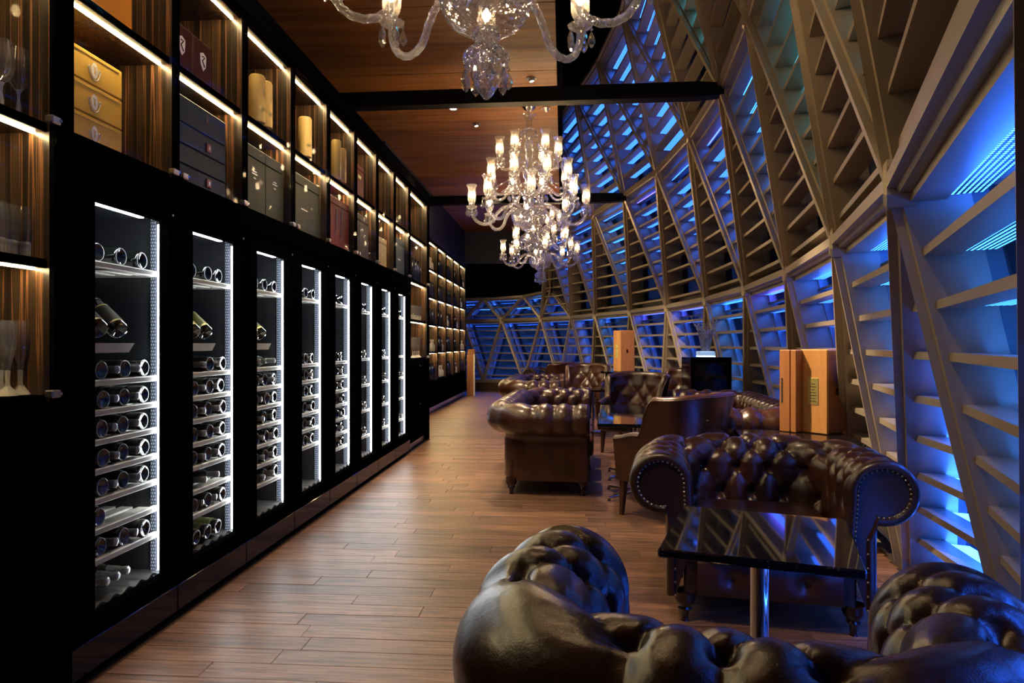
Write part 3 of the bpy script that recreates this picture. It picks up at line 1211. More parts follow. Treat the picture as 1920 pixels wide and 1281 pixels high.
        sn = names[si] if len(zs) == 8 else ORD[si] + ' shelf'
        for q, (oy, kd) in enumerate(outs):
            kind = ('base_out' if i < 3 else 'base_out_low') if kd == 'b' else 'neck_out'
            jx, jy = random.uniform(-.012, .006), random.uniform(-.005, .005)
            put_bottle(kind, WF - (.072 if kd == 'b' else .058) + jx, y0 + oy + jy, z + .05,
                       'Wine bottle lying %s, %s of the %s wine fridge, %s along' % ('base outwards' if kd == 'b' else 'cork outwards', sn, FR[i], ORD[q]), grp, 0, i < 4, yawv=random.uniform(-.05, .05))
    # bottles in the bottom tray
    if i == 0:
        for q, (oy, xo, zo, tl) in enumerate(((.17, .08, .30, 0), (.235, .07, .287, 0), (.31, .06, .30, 0), (.40, .075, .292, 0), (.49, .09, .287, 0), (.33, .12, .375, 0), (.44, .14, .372, 0))):
            put_bottle('champ', WF - xo - .03, y0 + oy, zo + .005, 'Foil-necked champagne bottle, floor of the first wine fridge, %s in the %s layer' % (ORD[q if q < 5 else q - 5], 'lower' if q < 5 else 'upper'), 'champagne bottles piled in the first fridge', radians(3), yawv=radians(15))
    if i == 1:
        for q, oy in enumerate((.2, .31, .42, .53)):
            put_bottle('base_out', WF - .08, y0 + oy, .29, 'Bottle with pale label on the corrugated tray of the second wine fridge, %s along' % ORD[q], 'bottles on the tray of the second fridge', radians(4), lab='label_g')
    if i == 3:
        put_bottle('base_out', WF - .1, y0 + .3, .52, 'Bottle with bright yellow label on the floor rack of the fourth wine fridge', grp, 0, lab='label_g')

# ------------------------------------------------------------------ goods in the upper cabinets
CX = WF - .05


def stack_box(name, y0, y1, z0, z1, xf, dep, mat, label, cat='box', group=None, lid=None):
    r = empty(name, ((xf - dep / 2), (y0 + y1) / 2, z0), 0, label, cat, group)
    wy, h = (y1 - y0) / 2, z1 - z0
    if lid:
        MB().box(-dep / 2, dep / 2, -wy, wy, 0, h * lid - .0015, .004).build('carton', M[mat], r)
        MB().box(-dep / 2, dep / 2 + .001, -wy, wy, h * lid + .0015, h, .004).build('lid', M[mat], r)
    else:
        MB().box(-dep / 2, dep / 2, -wy, wy, 0, h, .005).build('carton', M[mat], r)
    return r


def disc_print(parent, x, y, z, ry, rz, mat, name='emblem', t=.0015, ang0=0):
    vs = []
    n = 20
    for xx in (x, x + t):
        for k in range(n):
            a = 2 * pi * k / n
            vs.append((xx, y + ry * cos(a), z + rz * sin(a)))
    MB().add(vs, [tuple(range(n, 2 * n))] + [(k, (k + 1) % n, n + (k + 1) % n, n + k) for k in range(n)]).build(name, M[mat], parent)


def emblem(parent, x, y, z, s):
    """white oval medallion with a dark monogram and an ornamental scroll under it"""
    disc_print(parent, x, y, z, s * .62, s, 'white')
    m = MB()
    for (a, b) in ((-.3, -.5), (.3, .5)):
        m.tube([(x + .002, y + s * .62 * a * .7, z + s * -.5), (x + .002, y, z + s * .1), (x + .002, y + s * .62 * b * .7, z + s * .5)], s * .045, 4)
    m.build('monogram', M['gold_box'], parent)
    rg = MB()
    pts = [(x + .001, y + s * 1.0 * cos(t), z + s * 1.25 * sin(t)) for t in [pi + pi * k / 14 for k in range(15)]]
    rg.tube(pts, s * .06, 4)
    for sd in (-1, 1):
        rg.tube([(x + .001, y + sd * s * (1.0 + .3 * cos(t) * .6), z + s * .25 * sin(t) + s * .1) for t in [2 * pi * k / 8 for k in range(9)]], s * .05, 4)
    rg.build('scroll_print', M['white'], parent)


# first cabinet: gold cartons and an orange carton
y0 = P0
for q, (z0, z1, nm) in enumerate(((2.106, 2.235, 'bottom'), (2.237, 2.366, 'middle'), (2.368, 2.497, 'top'))):
    b = stack_box('gift_box', y0 + .03, y0 + .46, z0, z1, CX - .06, .26, 'gold_box', 'Gold gift box with white oval medallion, %s of the stack of three' % nm, 'box', 'stack of gold gift boxes')
    emblem(b, .1305, .035, .062, .032)
    MB().tube([(.1312, -.19, .112), (.1312, .19, .112)], .0012, 4).build('foil_line', M['gold_plate'], b)
b = stack_box('gift_box', y0 + .03, y0 + .44, 2.656, 2.95, CX, .22, 'orange_box', 'Bright orange gift box with ornate medallion above the gold boxes')
emblem(b, .1105, .05, .16, .045)
MB().box(.1105, .1115, -.2, -.1, 0, .29).build('dark_band', M['case_side'], b)
# second cabinet: navy cartons, maroon cases
y0 = P0 + PITCH
for q, (z0, z1, nm) in enumerate(((2.106, 2.19, 'lowest'), (2.192, 2.29, 'second'), (2.292, 2.395, 'third'), (2.397, 2.53, 'topmost'))):
    b = stack_box('gift_box', y0 + .08, y0 + .56, z0, z1, CX, .27, 'navy_box', 'Dark blue gift box, %s in the stack of four' % nm, 'box', 'stack of dark blue gift boxes')
    if q < 3 and q != 1:
        c_ = MB().box(.135, .141, .03, .075, .02, .065, .002).build('clasp', M['red_print'], b)
        MB().box(.1412, .1425, .046, .060, .032, .052).build('clasp_plate', M['silver'], c_)
    if q == 3:
        disc_print(b, .135, .04, .085, .016, .022, 'bronze_box')
        for zz in (.035, .048):
            MB().box(.1352, .136, .015, .065, zz, zz + .004).build('print_line', M['bronze_box'], b)
for q, (a, b_) in enumerate(((.02, .215), (.22, .415))):
    b = stack_box('gift_box', y0 + a, y0 + b_, 2.656, 2.875, CX, .25, 'maroon_box', 'Dark maroon wooden case with white shield, %s of the pair over the blue boxes' % ORD[q], 'box', 'pair of maroon cases')
    vs = [(.126, -.03, .15), (.126, 0, .162), (.126, .03, .15), (.126, .026, .095), (.126, 0, .065), (.126, -.026, .095)]
    MB().add(vs + [(x + .0015, y, z) for x, y, z in vs], [tuple(range(6, 12))] + [(k, (k + 1) % 6, 6 + (k + 1) % 6, 6 + k) for k in range(6)]).build('shield', M['white'], b)
    MB().tube([(.1278, -.012, .14), (.1278, .012, .14), (.1278, -.01, .115), (.1278, .012, .09)], .004, 4).build('shield_mark', M['maroon_box'], b)


def tin(y, z, label, r=.048, h=.29, x=None):
    o = MB().lathe([(r - .004, 0), (r, .004), (r, h - .012), (r - .006, h), (0, h)], 20).build('bottle_tin', M['yellow_tin'], None, 40, loc=(x or CX, y, z))
    tag(o, label, 'tin', 'cream bottle tins')
    rows = []
    for k in range(7):
        t = radians(-50 + 100 * k / 6)
        rows.append([((r + .0006) * cos(t), (r + .0006) * sin(t), h * .25), ((r + .0006) * cos(t), (r + .0006) * sin(t), h * .32)])
    MB().grid(rows).build('print_band', M['gold_plate'], o)
    vs = []
    for k in range(12):
        a = 2 * pi * k / 12
        t = .28 * cos(a)
        vs.append(((r + .0008) * cos(t), (r + .0008) * sin(t), h * .62 + .022 * sin(a)))
    MB().add(vs, [tuple(range(12))]).build('crest', M['gold_plate'], o)
    return o


y0 = P0 + 2 * PITCH
for q, (a, b_) in enumerate(((.06, .36), (.365, .64))):
    b = stack_box('gift_box', y0 + a, y0 + b_, 2.106, 2.50, CX, .26, 'green_box', 'Tall dark green carton, %s of the two in the third upper cabinet' % ORD[q], 'box', 'dark green cartons', .82)
    for zz, wd in ((.24, .05), (.225, .07), (.2, .03)):
        MB().box(.131, .132, -wd / 2, wd / 2, zz, zz + .006).build('print_line', M['silver'], b)
tin(y0 + .245, 2.656, 'Cream cylinder tin beside another, upper shelf of the third cabinet, nearer one')
tin(y0 + .35, 2.656, 'Cream cylinder tin beside another, upper shelf of the third cabinet, farther one')
y0 = P0 + 3 * PITCH
b = stack_box('gift_box', y0 + .06, y0 + .63, 2.106, 2.51, CX, .26, 'green_box', 'Wide dark green carton in the fourth upper cabinet, glass before it', 'box', 'dark green cartons', .82)
MB().box(.131, .132, -.1, .02, .16, .17).build('print_line', M['silver'], b)
tin(y0 + .32, 2.656, 'Single cream cylinder tin on the upper shelf of the fourth cabinet')
y0 = P0 + 4 * PITCH
b = stack_box('gift_box', y0 + .06, y0 + .64, 2.106, 2.51, CX, .26, 'red_box', 'Large crimson carton in the fifth upper cabinet', 'box', 'crimson cartons', .85)
for yy_ in (-.05, .08):
    MB().tube([(.132, yy_, .32), (.133, yy_ - .01, .2), (.132, yy_ - .03, .08)], .0025, 4).build('ribbon', M['silver'], b)
tin(y0 + .30, 2.656, 'Pale tin with pointed cap on the upper shelf of the fifth cabinet, shorter neighbour', .04, .33)
tin(y0 + .41, 2.656, 'Pale tin on the upper shelf of the fifth cabinet, above the crimson carton')
y0 = P0 + 5 * PITCH
b = stack_box('gift_box', y0 + .06, y0 + .54, 2.106, 2.50, CX, .26, 'bronze_box', 'Bronze coloured carton in the sixth upper cabinet', 'box', None, .85)
for yy_ in (-.05, .08):
    MB().tube([(.132, yy_, .3), (.133, yy_ - .01, .2), (.132, yy_ - .03, .08)], .002, 4).build('ribbon', M['silver'], b)
b = stack_box('gift_box', y0 + .10, y0 + .38, 2.656, 2.95, CX, .22, 'red_box', 'Small crimson carton on the upper shelf of the sixth cabinet', 'box', 'crimson cartons', .85)
MB().box(.111, .112, -.04, .05, .17, .2).build('print_line', M['gold_plate'], b)
y0 = P0 + 6 * PITCH
b = stack_box('gift_box', y0 + .2, y0 + .51, 2.106, 2.40, CX, .22, 'yellow_tin', 'Cream carton in the seventh upper cabinet', 'box', None, .8)
MB().box(.111, .112, -.06, .06, .1, .13).build('print_line', M['gold_plate'], b)
y0 = P0 + 7 * PITCH
b = stack_box('gift_box', y0 + .1, y0 + .62, 2.106, 2.50, CX, .26, 'navy_box', 'Dark blue carton in the eighth upper cabinet', 'box', None, .85)
MB().box(.131, .132, -.06, .06, .15, .17).build('print_line', M['silver'], b)


# ------------------------------------------------------------------ stemware in the first tall cabinet
def shell(prof, t=.0016):
    inner = [(max(r - t, .0), z) for r, z in prof[::-1]]
    return prof + inner


def stem(kind, x, y, z, label, group):
    r = empty(kind, (x, y, z), 0, label, 'glass', group)
    if kind == 'wine_glass':
        MB().lathe([(.012, .115), (.03, .135), (.04, .165), (.041, .185), (.037, .225), (.031, .262)], 24, cap=False).build('bowl', M['stem'], r, 80)
        MB().lathe([(.010, .115), (.0055, .10), (.0045, .08), (.009, .05), (.0065, .02), (.012, .004)], 12).build('stem', M['stem_cut'], r, 60)
        MB().lathe([(.036, 0), (.036, .003), (.012, .006), (0, .006)], 20).build('foot', M['stem'], r, 60)
    elif kind == 'tumbler':
        MB().lathe([(.033, .035), (.038, .07), (.0405, .10), (.039, .15), (.034, .185)], 24, cap=False).build('bowl', M['stem'], r, 80)
        MB().lathe([(.030, 0), (.0315, .01), (.0325, .05), (.028, .06), (0, .055)], 24, rmod=lambda i, k: 1.04 if k % 2 else .96).build('cut_base', M['stem_cut'], r)
    else:
        MB().lathe([(.008, .085), (.013, .115), (.025, .165), (.030, .2), (.0305, .225), (.027, .265)], 22, cap=False).build('bowl', M['stem'], r, 80)
        MB().lathe([(.034, 0), (.033, .004), (.018, .022), (.009, .034), (.0075, .05), (.009, .088), (0, .09)], 8).build('stem', M['stem_cut'], r)
    return r


xg = WF - .17
g = 'champagne flutes on the lower shelf'
for q, (u, xo, lab) in enumerate(((63, .12, 'Champagne flute standing nearest the cabinet edge, lower glass shelf'), (38, .12, 'Second champagne flute from the cabinet edge, lower glass shelf'),
                                  (14, .12, 'Third champagne flute from the cabinet edge, lower glass shelf'), (2, .17, 'Champagne flute cut by the picture edge, lower glass shelf'), (22, .2, 'Champagne flute in the back row, lower glass shelf'))):
    stem('champagne_flute', WF - xo, y_at(u, WF - xo), 1.117, lab, g)
for q, (u, xo, lab) in enumerate(((47, .12, 'Clear tumbler with cut base nearest the cabinet edge, middle shelf'), (12, .14, 'Second clear tumbler from the cabinet edge, middle shelf'), (-10, .13, 'Third clear tumbler, partly cut by the picture edge'))):
    stem('tumbler', WF - xo, y_at(u, WF - xo), 1.607, lab, 'tumblers on the middle shelf')
for q, (u, xo, lab) in enumerate(((35, .13, 'Wine glass with beaded stem nearest the cabinet edge, top shelf'), (2, .13, 'Wine glass with beaded stem cut by the picture edge, top shelf'))):
    stem('wine_glass', WF - xo, y_at(u, WF - xo), 2.097, lab, 'wine glasses on the top shelf')
# glasses in the far tall cabinet
yb0 = P0 + 8 * PITCH + .45
for lv, nm in ((1.117, 'lower'), (1.607, 'middle')):
    for q in range(4):
        stem('champagne_flute' if lv < 1.5 else 'tumbler', WF - .09, yb0 + .12 * q + .1, lv, 'Small glass on the %s lit shelf past the eighth fridge, %s in its row' % (nm, ORD[q]), 'glasses past the fridges')

# ------------------------------------------------------------------ far bottle cabinets
far_levels = [.585, 1.115, 1.645, 2.165, 2.695, 3.225]
bmesh_up = MB().lathe([(r, z) for r, z in bottle_prof()[2:]], 10).mesh('liquor_bottle', M['bottle'], 40)
lab_up = MB().lathe([(.0388, .05), (.0388, .15)], 10, cap=False).mesh('bottle_label', M['white'], 60)
dec_up = MB().lathe([(.05, 0), (.055, .02), (.05, .12), (.02, .15), (.015, .19), (.022, .2), (.022, .23), (0, .235)], 10).mesh('decanter', M['stem_cut'], 50)
yd = [11.42, 12.41, 13.4, 14.37, 15.34, 16.31, 17.28]
for i in range(6):
    r = empty('bottle_cabinet', (0, 0, 0), 0, 'Lit wall cabinet of spirits in the recessed far row, %s of six from the fridges' % ORD[i], 'cabinet', 'recessed bottle cabinets')
    open_cabinet(r, WB, .38, yd[i], yd[i + 1], far_levels)
    bx(WB - .004, WB + .002, yd[i] + .012, yd[i + 1] - .012, far_levels[0] + .02, far_levels[-1], 'glass_door', 'glass', r, 0)
    bx(WB - .38, WB, yd[i], yd[i + 1] - .003, .1, far_levels[0] - .002, 'base_panel', 'black', r)
    bx(WB - .36, WB - .03, yd[i], yd[i + 1], 0, .1, 'plinth', 'silver', r)
    if i == 0:
        continue
    for li, z in enumerate(far_levels[:-1]):
        for q in range(3):
            if random.random() < .25:
                continue
            yb_ = yd[i] + .52 + q * .15 + random.uniform(-.03, .03)
            lbl = 'Spirit bottle on the %s level of the %s recessed cabinet, %s along' % (ORD[li], ORD[i], ORD[q])
            if random.random() < .22:
                o = tag(link('decanter', dec_up, None, (WB - .085, yb_, z + .031)), lbl.replace('Spirit bottle', 'Pale decanter'), 'decanter', 'bottles in the recessed cabinets')
            else:
                o = tag(link('liquor_bottle', bmesh_up, None, (WB - .085, yb_, z + .031)), lbl, 'bottle', 'bottles in the recessed cabinets')
                link('bottle_label', lab_up, o)
struct(bx(-2.94, WB + .02, 9.27, 17.3, 3.262, ZC, 'trim_10', 'navy_wall', None))
struct(bx(WB, WB + .06, 9.27, 11.4, 0.0, 3.25, 'trim_11', 'black', None))
r = empty('air_grille', (WB + .02, 10.9, 3.62), 0, 'Dark slotted air grille in the bulkhead past the cabinets', 'grille')
MB().box(0, .012, -1.3, 1.3, -.13, .13, .004).build('grille_frame', M['black'], r)
for q in range(4):
    MB().box(.012, .03, -1.25 + q * .63, -1.25 + q * .63 + .6, -.09, .09, .004).build('grille_panel', M['black_matte'], r)
# bottles in the far tall cabinet, upper levels
for q in range(3):
    o = tag(link('liquor_bottle', bmesh_up, None, (WF - .09, yb0 + .1 + q * .16, 2.097)), 'Spirit bottle on the middle shelf past the eighth fridge, %s along' % ORD[q], 'bottle', 'bottles past the fridges')
    link('bottle_label', lab_up, o)

r = empty('display_pedestal', tuple(wpt(883, 17.0, 0)), radians(8), 'Narrow wood and white pedestal standing at the far end of the bar', 'pedestal')
MB().box(-.1, .06, -.1, .1, 0, 1.02, .006).build('column', M['case_side'], r)
MB().box(.06, .1, -.1, .1, 0, 1.04, .004).build('white_side', M['white'], r)
MB().box(-.08, .1, -.08, .08, 1.02, 1.16, .01).build('top_case', M['case_side'], r)

# ------------------------------------------------------------------ chandeliers
CH = {}


def bez(p, n):
    out = []
    for i in range(n + 1):
        t = i / n
        q = [Vector(x) for x in p]
        while len(q) > 1:
            q = [q[k].lerp(q[k + 1], t) for k in range(len(q) - 1)]
        out.append(q[0])
    return out


def arm_curve(r0, z0, r1, zp, dip, n=26):
    """S-shaped arm from the stem (r0,z0) down through a U and up to the drip pan (r1,zp)"""
    pts = bez([(r0, 0, z0), (r0 + (r1 - r0) * .25, 0, z0 + .16), (r0 + (r1 - r0) * .45, 0, z0 + .05), (r0 + (r1 - r0) * .55, 0, zp - dip * 1.05)], n // 2)
    pts += bez([pts[-1], (r0 + (r1 - r0) * .66, 0, zp - dip * 1.75), (r1 + .01, 0, zp - dip * 1.5), (r1, 0, zp)], n // 2)[1:]
    return pts


def chand_meshes():
    CH['pan'] = MB().lathe([(.012, -.02), (.03, -.012), (.055, .006), (.062, .014), (.057, .014), (.03, 0), (.012, -.004)], 18, rmod=lambda i, k: 1 + .05 * (k % 2) if 1 < i < 5 else 1).mesh('drip_pan', M['crystal_arm'])
    CH['cup'] = MB().lathe([(.012, 0), (.02, .01), (.03, .03), (.03, .045), (.022, .05), (0, .05)], 12).mesh('candle_cup', M['crystal'], 50)
    CH['shade'] = MB().lathe([(.028, .045), (.038, .06), (.047, .09), (.047, .13), (.041, .19), (.045, .225), (.062, .26)], 16, cap=False).mesh('glass_shade', M['crystal_shade'], 80)
    CH['candle'] = MB().lathe([(.011, .05), (.011, .11), (0, .112)], 8).mesh('candle_tube', M['white'], 60)
    CH['bulb'] = MB().lathe([(.006, .11), (.013, .128), (.015, .142), (.009, .165), (.002, .18)], 8).mesh('bulb', M['bulb'], 80)
    p = MB()
    p.lathe([(0, .0), (.006, -.006), (.007, -.012), (0, -.018)], 6)
    p.lathe([(0, -.018), (.006, -.026), (.015, -.048), (.016, -.06), (.009, -.074), (0, -.082)], 6)
    CH['drop'] = p.mesh('crystal_drop', M['prism'])


chand_meshes()
TIERS = [(8, .10, 2.80 - 2.34, .66, 2.87 - 2.34, .135, .018), (8, .08, 3.02 - 2.34, .47, 3.13 - 2.34, .10, .015), (6, .06, 3.28 - 2.34, .34, 3.42 - 2.34, .08, .013)]
ARMM = []
for (n, r0, z0, r1, zp, dip, rr) in TIERS:
    pts = arm_curve(r0, z0, r1, zp, dip, 64)
    m = MB()
    sg = 12
    m.tube(pts, rr, sg)
    # rope twist pressed into the glass
    n_ = len(pts)
    for i_ in range(n_):
        for k_ in range(sg):
            q_ = i_ * sg + k_
            c_ = pts[i_]
            v_ = Vector(m.v[q_]) - c_
            m.v[q_] = tuple(c_ + v_ * (1 + .09 * sin(2 * pi * k_ / sg * 3 + i_ * 1.25)))
    ARMM.append(m.mesh('arm', M['crystal_arm']))


def bead_strings(r0, z0, r1, z1, sag=.03, n=14):
    m = MB()
    for i in range(n + 1):
        t = i / n
        r = r0 + (r1 - r0) * t + .02 * sin(pi * t)
        z = z0 + (z1 - z0) * t - sag * sin(pi * t)
        b = .008 + .004 * (i % 2)
        m.lathe([(0, b), (b, 0), (0, -b)], 6, (r, 0, z))
    return m


bead_top = bead_strings(.085, 1.40, .16, 1.06).mesh('bead_string', M['prism'])
bead_mid = bead_strings(.12, .98, .38, .76, .05, 16).mesh('bead_string', M['prism'])
TOPZ = ZC - 2.34


def chandelier(x, y, label, rot=0, drops=True):
    root = empty('chandelier', (x, y, 2.34), rot, label, 'chandelier', 'crystal chandeliers')
    B = lambda prof, nm, mat='crystal', seg=24, sm=None, rm=None: MB().lathe(prof, seg, rmod=rm).build(nm, M[mat], root, sm)
    dia = lambda i, k: 1 + (.035 if (i + k) % 2 else -.02)
    B([(0, 0), (.012, .006), (.022, .02), (.045, .05), (.055, .085), (.05, .11), (.03, .125)], 'finial', rm=dia)
    B([(.03, .125), (.075, .13), (.095, .15), (.1, .18), (.092, .2), (.06, .225), (.045, .235)], 'finial_bowl', rm=dia)
    B([(.045, .235), (.05, .25), (.062, .27), (.055, .29), (.05, .30)], 'neck', rm=dia, seg=18)
    bowl_ = []
    for q_ in range(13):
        th_ = pi / 2 * q_ / 12
        bowl_.append((.052 + .15 * sin(th_) ** .8, .295 + .165 * (1 - cos(th_) ** 1.0)))
    B(bowl_ + [(.197, .475), (.185, .475), (.09, .45)], 'cut_bowl', seg=36, rm=lambda i, k: (1 + (.03 if (i + k) % 2 else -.03)) if i < 13 else 1)
    B([(.0, .44), (.09, .45), (.075, .5), (.05, .56), (.045, .62), (.07, .65), (.08, .68), (.05, .72), (.04, .78), (.05, .86), (.07, .9), (.07, .94), (.04, .98), (.035, 1.1), (.05, 1.2), (.035, 1.3), (.05, 1.35)], 'stem', rm=dia, seg=16)
    B([(.05, 1.34), (.09, 1.36), (.095, 1.40), (.075, 1.43), (.03, 1.44)], 'crown', rm=dia, seg=18)
    B([(.03, 1.43), (.03, 1.48), (.04, 1.54), (.07, 1.59), (.092, 1.6), (.08, 1.6), (.02, 1.57)], 'trumpet', seg=18, rm=dia)
    B([(.012, 1.55), (.012, 1.66)], 'rod', 'chrome', 8, 60)
    B([(.02, 1.64), (.055, 1.66), (.085, 1.70), (.11, 1.73), (.11, TOPZ), (0, TOPZ)], 'canopy', 'chrome', 24, 50)
    # drops round the finial bowl
    for k in range(9):
        a = 2 * pi * k / 9
        link('crystal_drop', CH['drop'], root, (.094 * cos(a), .094 * sin(a), .145), (0, 0, a)).scale = (1.25, 1.25, 1.25)
    for k in range(10):
        link('bead_string', bead_top, root, None, (0, 0, 2 * pi * k / 10))
    for k in range(8):
        link('bead_string', bead_mid, root, None, (0, 0, 2 * pi * k / 8 + .2))
    for ti, (n, r0, z0, r1, zp, dip, rr) in enumerate(TIERS):
        for k in range(n):
            a = 2 * pi * (k + .5 * (ti % 2)) / n
            arm = link('arm', ARMM[ti], root, None, (0, 0, a))
            for nm in ('pan', 'cup', 'shade', 'candle', 'bulb'):
                link({'pan': 'drip_pan', 'cup': 'candle_cup', 'shade': 'glass_shade', 'candle': 'candle_tube', 'bulb': 'bulb'}[nm], CH[nm], arm, (r1, 0, zp))
            for q in range(5):
                b = 2 * pi * q / 5 + .3
                link('crystal_drop', CH['drop'], arm, (r1 + .056 * cos(b), .056 * sin(b), zp + .004), (0, 0, b)).scale = (1.25, 1.25, 1.3)
    return root


chandelier(-.325, 2.90, 'Crystal chandelier hanging nearest, its upper part cut off by the picture top', radians(6.4))
chandelier(-.387, 7.87, 'Full crystal chandelier with lit glass shades hanging in the middle of the room', radians(5))
chandelier(-.395, 12.1, 'Smallest-looking crystal chandelier, hanging behind the middle one', radians(9))

# downlights
DL = [(-1.3, 8.06, 'Round recessed downlight just past the first dark beam', None, 170), (-1.1, 8.63, 'Tilted gimbal downlight in the ceiling beside the chandelier', (-.3, 8.0, 0), 170),
      (-.2, 8.12, 'Gimbal downlight near the ceiling edge, beside the chandelier canopy', (1.0, 11.4, 1.1), 560), (-.33, 7.2, 'Downlight hung before the dark beam, over the chandelier', (.3, 6.7, .5), 170),
      (-1.2, 4.6, 'Downlight over the walkway between the two nearest chandeliers', None, 170), (-1.2, 11.6, 'Downlight past the second dark beam', None, 170),
      (-.3, 5.2, 'Added unseen gimbal downlight aimed at the wooden presentation case', (1.55, 4.9, .9), 620), (-.3, 1.9, 'Added unseen gimbal downlight over the nearest club chair', (1.0, 3.5, .5), 110)]  # last two gimbals are out of view, added to brighten case and chair
for x, y, lb, gim, pw_ in DL:
    r = empty('downlight', (x, y, ZC), 0, lb, 'downlight', 'ceiling downlights')
    MB().lathe([(.045, 0), (.055, -.004), (.055, -.008), (.042, -.008), (.036, .0)], 20, cap=False).build('trim_ring', M['silver'], r, 40)
    if gim:
        g_ = MB().lathe([(.03, .01), (.032, -.035), (.028, -.04), (.024, -.032)], 14, cap=False).build('gimbal', M['silver'], r, 40)
        dv_ = Vector(gim) - Vector((x, y, ZC))
        g_.rotation_euler = (-dv_).to_track_quat('Z', 'Y').to_euler()
        l_ = MB().lathe([(.024, -.03), (0, -.03)], 12).build('lens', emis('gimbal_lens', (1, .78, .5), 6), g_)
    else:
        MB().lathe([(.04, -.003), (0, -.003)], 16).build('lens', emis('downlight_lens', (1, .78, .5), 10), r)
    l = lamp('downlight_beam', 'SPOT', (0, 0, -.06), pw_, (1, .74, .46), .03, None, (radians(38 if gim and (pw_ > 200 or pw_ < 150) else 75), .7))
    l.parent = r
    if gim:
        l.rotation_euler = g_.rotation_euler


# ------------------------------------------------------------------ upholstery
def u_path(w, D, rc, ds):
    """U-shaped plan path from the front of one arm round the back to the other; returns (x,y,nx,ny,s)"""
    pts = []
    hw = w / 2
    L1 = D - rc
    n1 = max(2, int(L1 / ds))
    for i in range(n1):
        pts.append((-hw, L1 * i / n1, -1, 0))
    na = max(6, int(rc * pi / 2 / ds))
    for i in range(na):
        a = pi - (pi / 2) * i / na
        pts.append((-hw + rc + rc * cos(a), D - rc + rc * sin(a), cos(a), sin(a)))
    L2 = w - 2 * rc
    n2 = max(2, int(L2 / ds))
    for i in range(n2):
        pts.append((-hw + rc + L2 * i / n2, D, 0, 1))
    for i in range(na):
        a = pi / 2 - (pi / 2) * i / na
        pts.append((hw - rc + rc * cos(a), D - rc + rc * sin(a), cos(a), sin(a)))
    for i in range(n1 + 1):
        pts.append((hw, L1 * (1 - i / n1), 1, 0))
    out, s = [], 0
    for i, p in enumerate(pts):
        if i:
            s += math.hypot(p[0] - pts[i - 1][0], p[1] - pts[i - 1][1])
        out.append([*p, s])
    T = s
    for p in out:
        p[4] -= T / 2
    return out, T


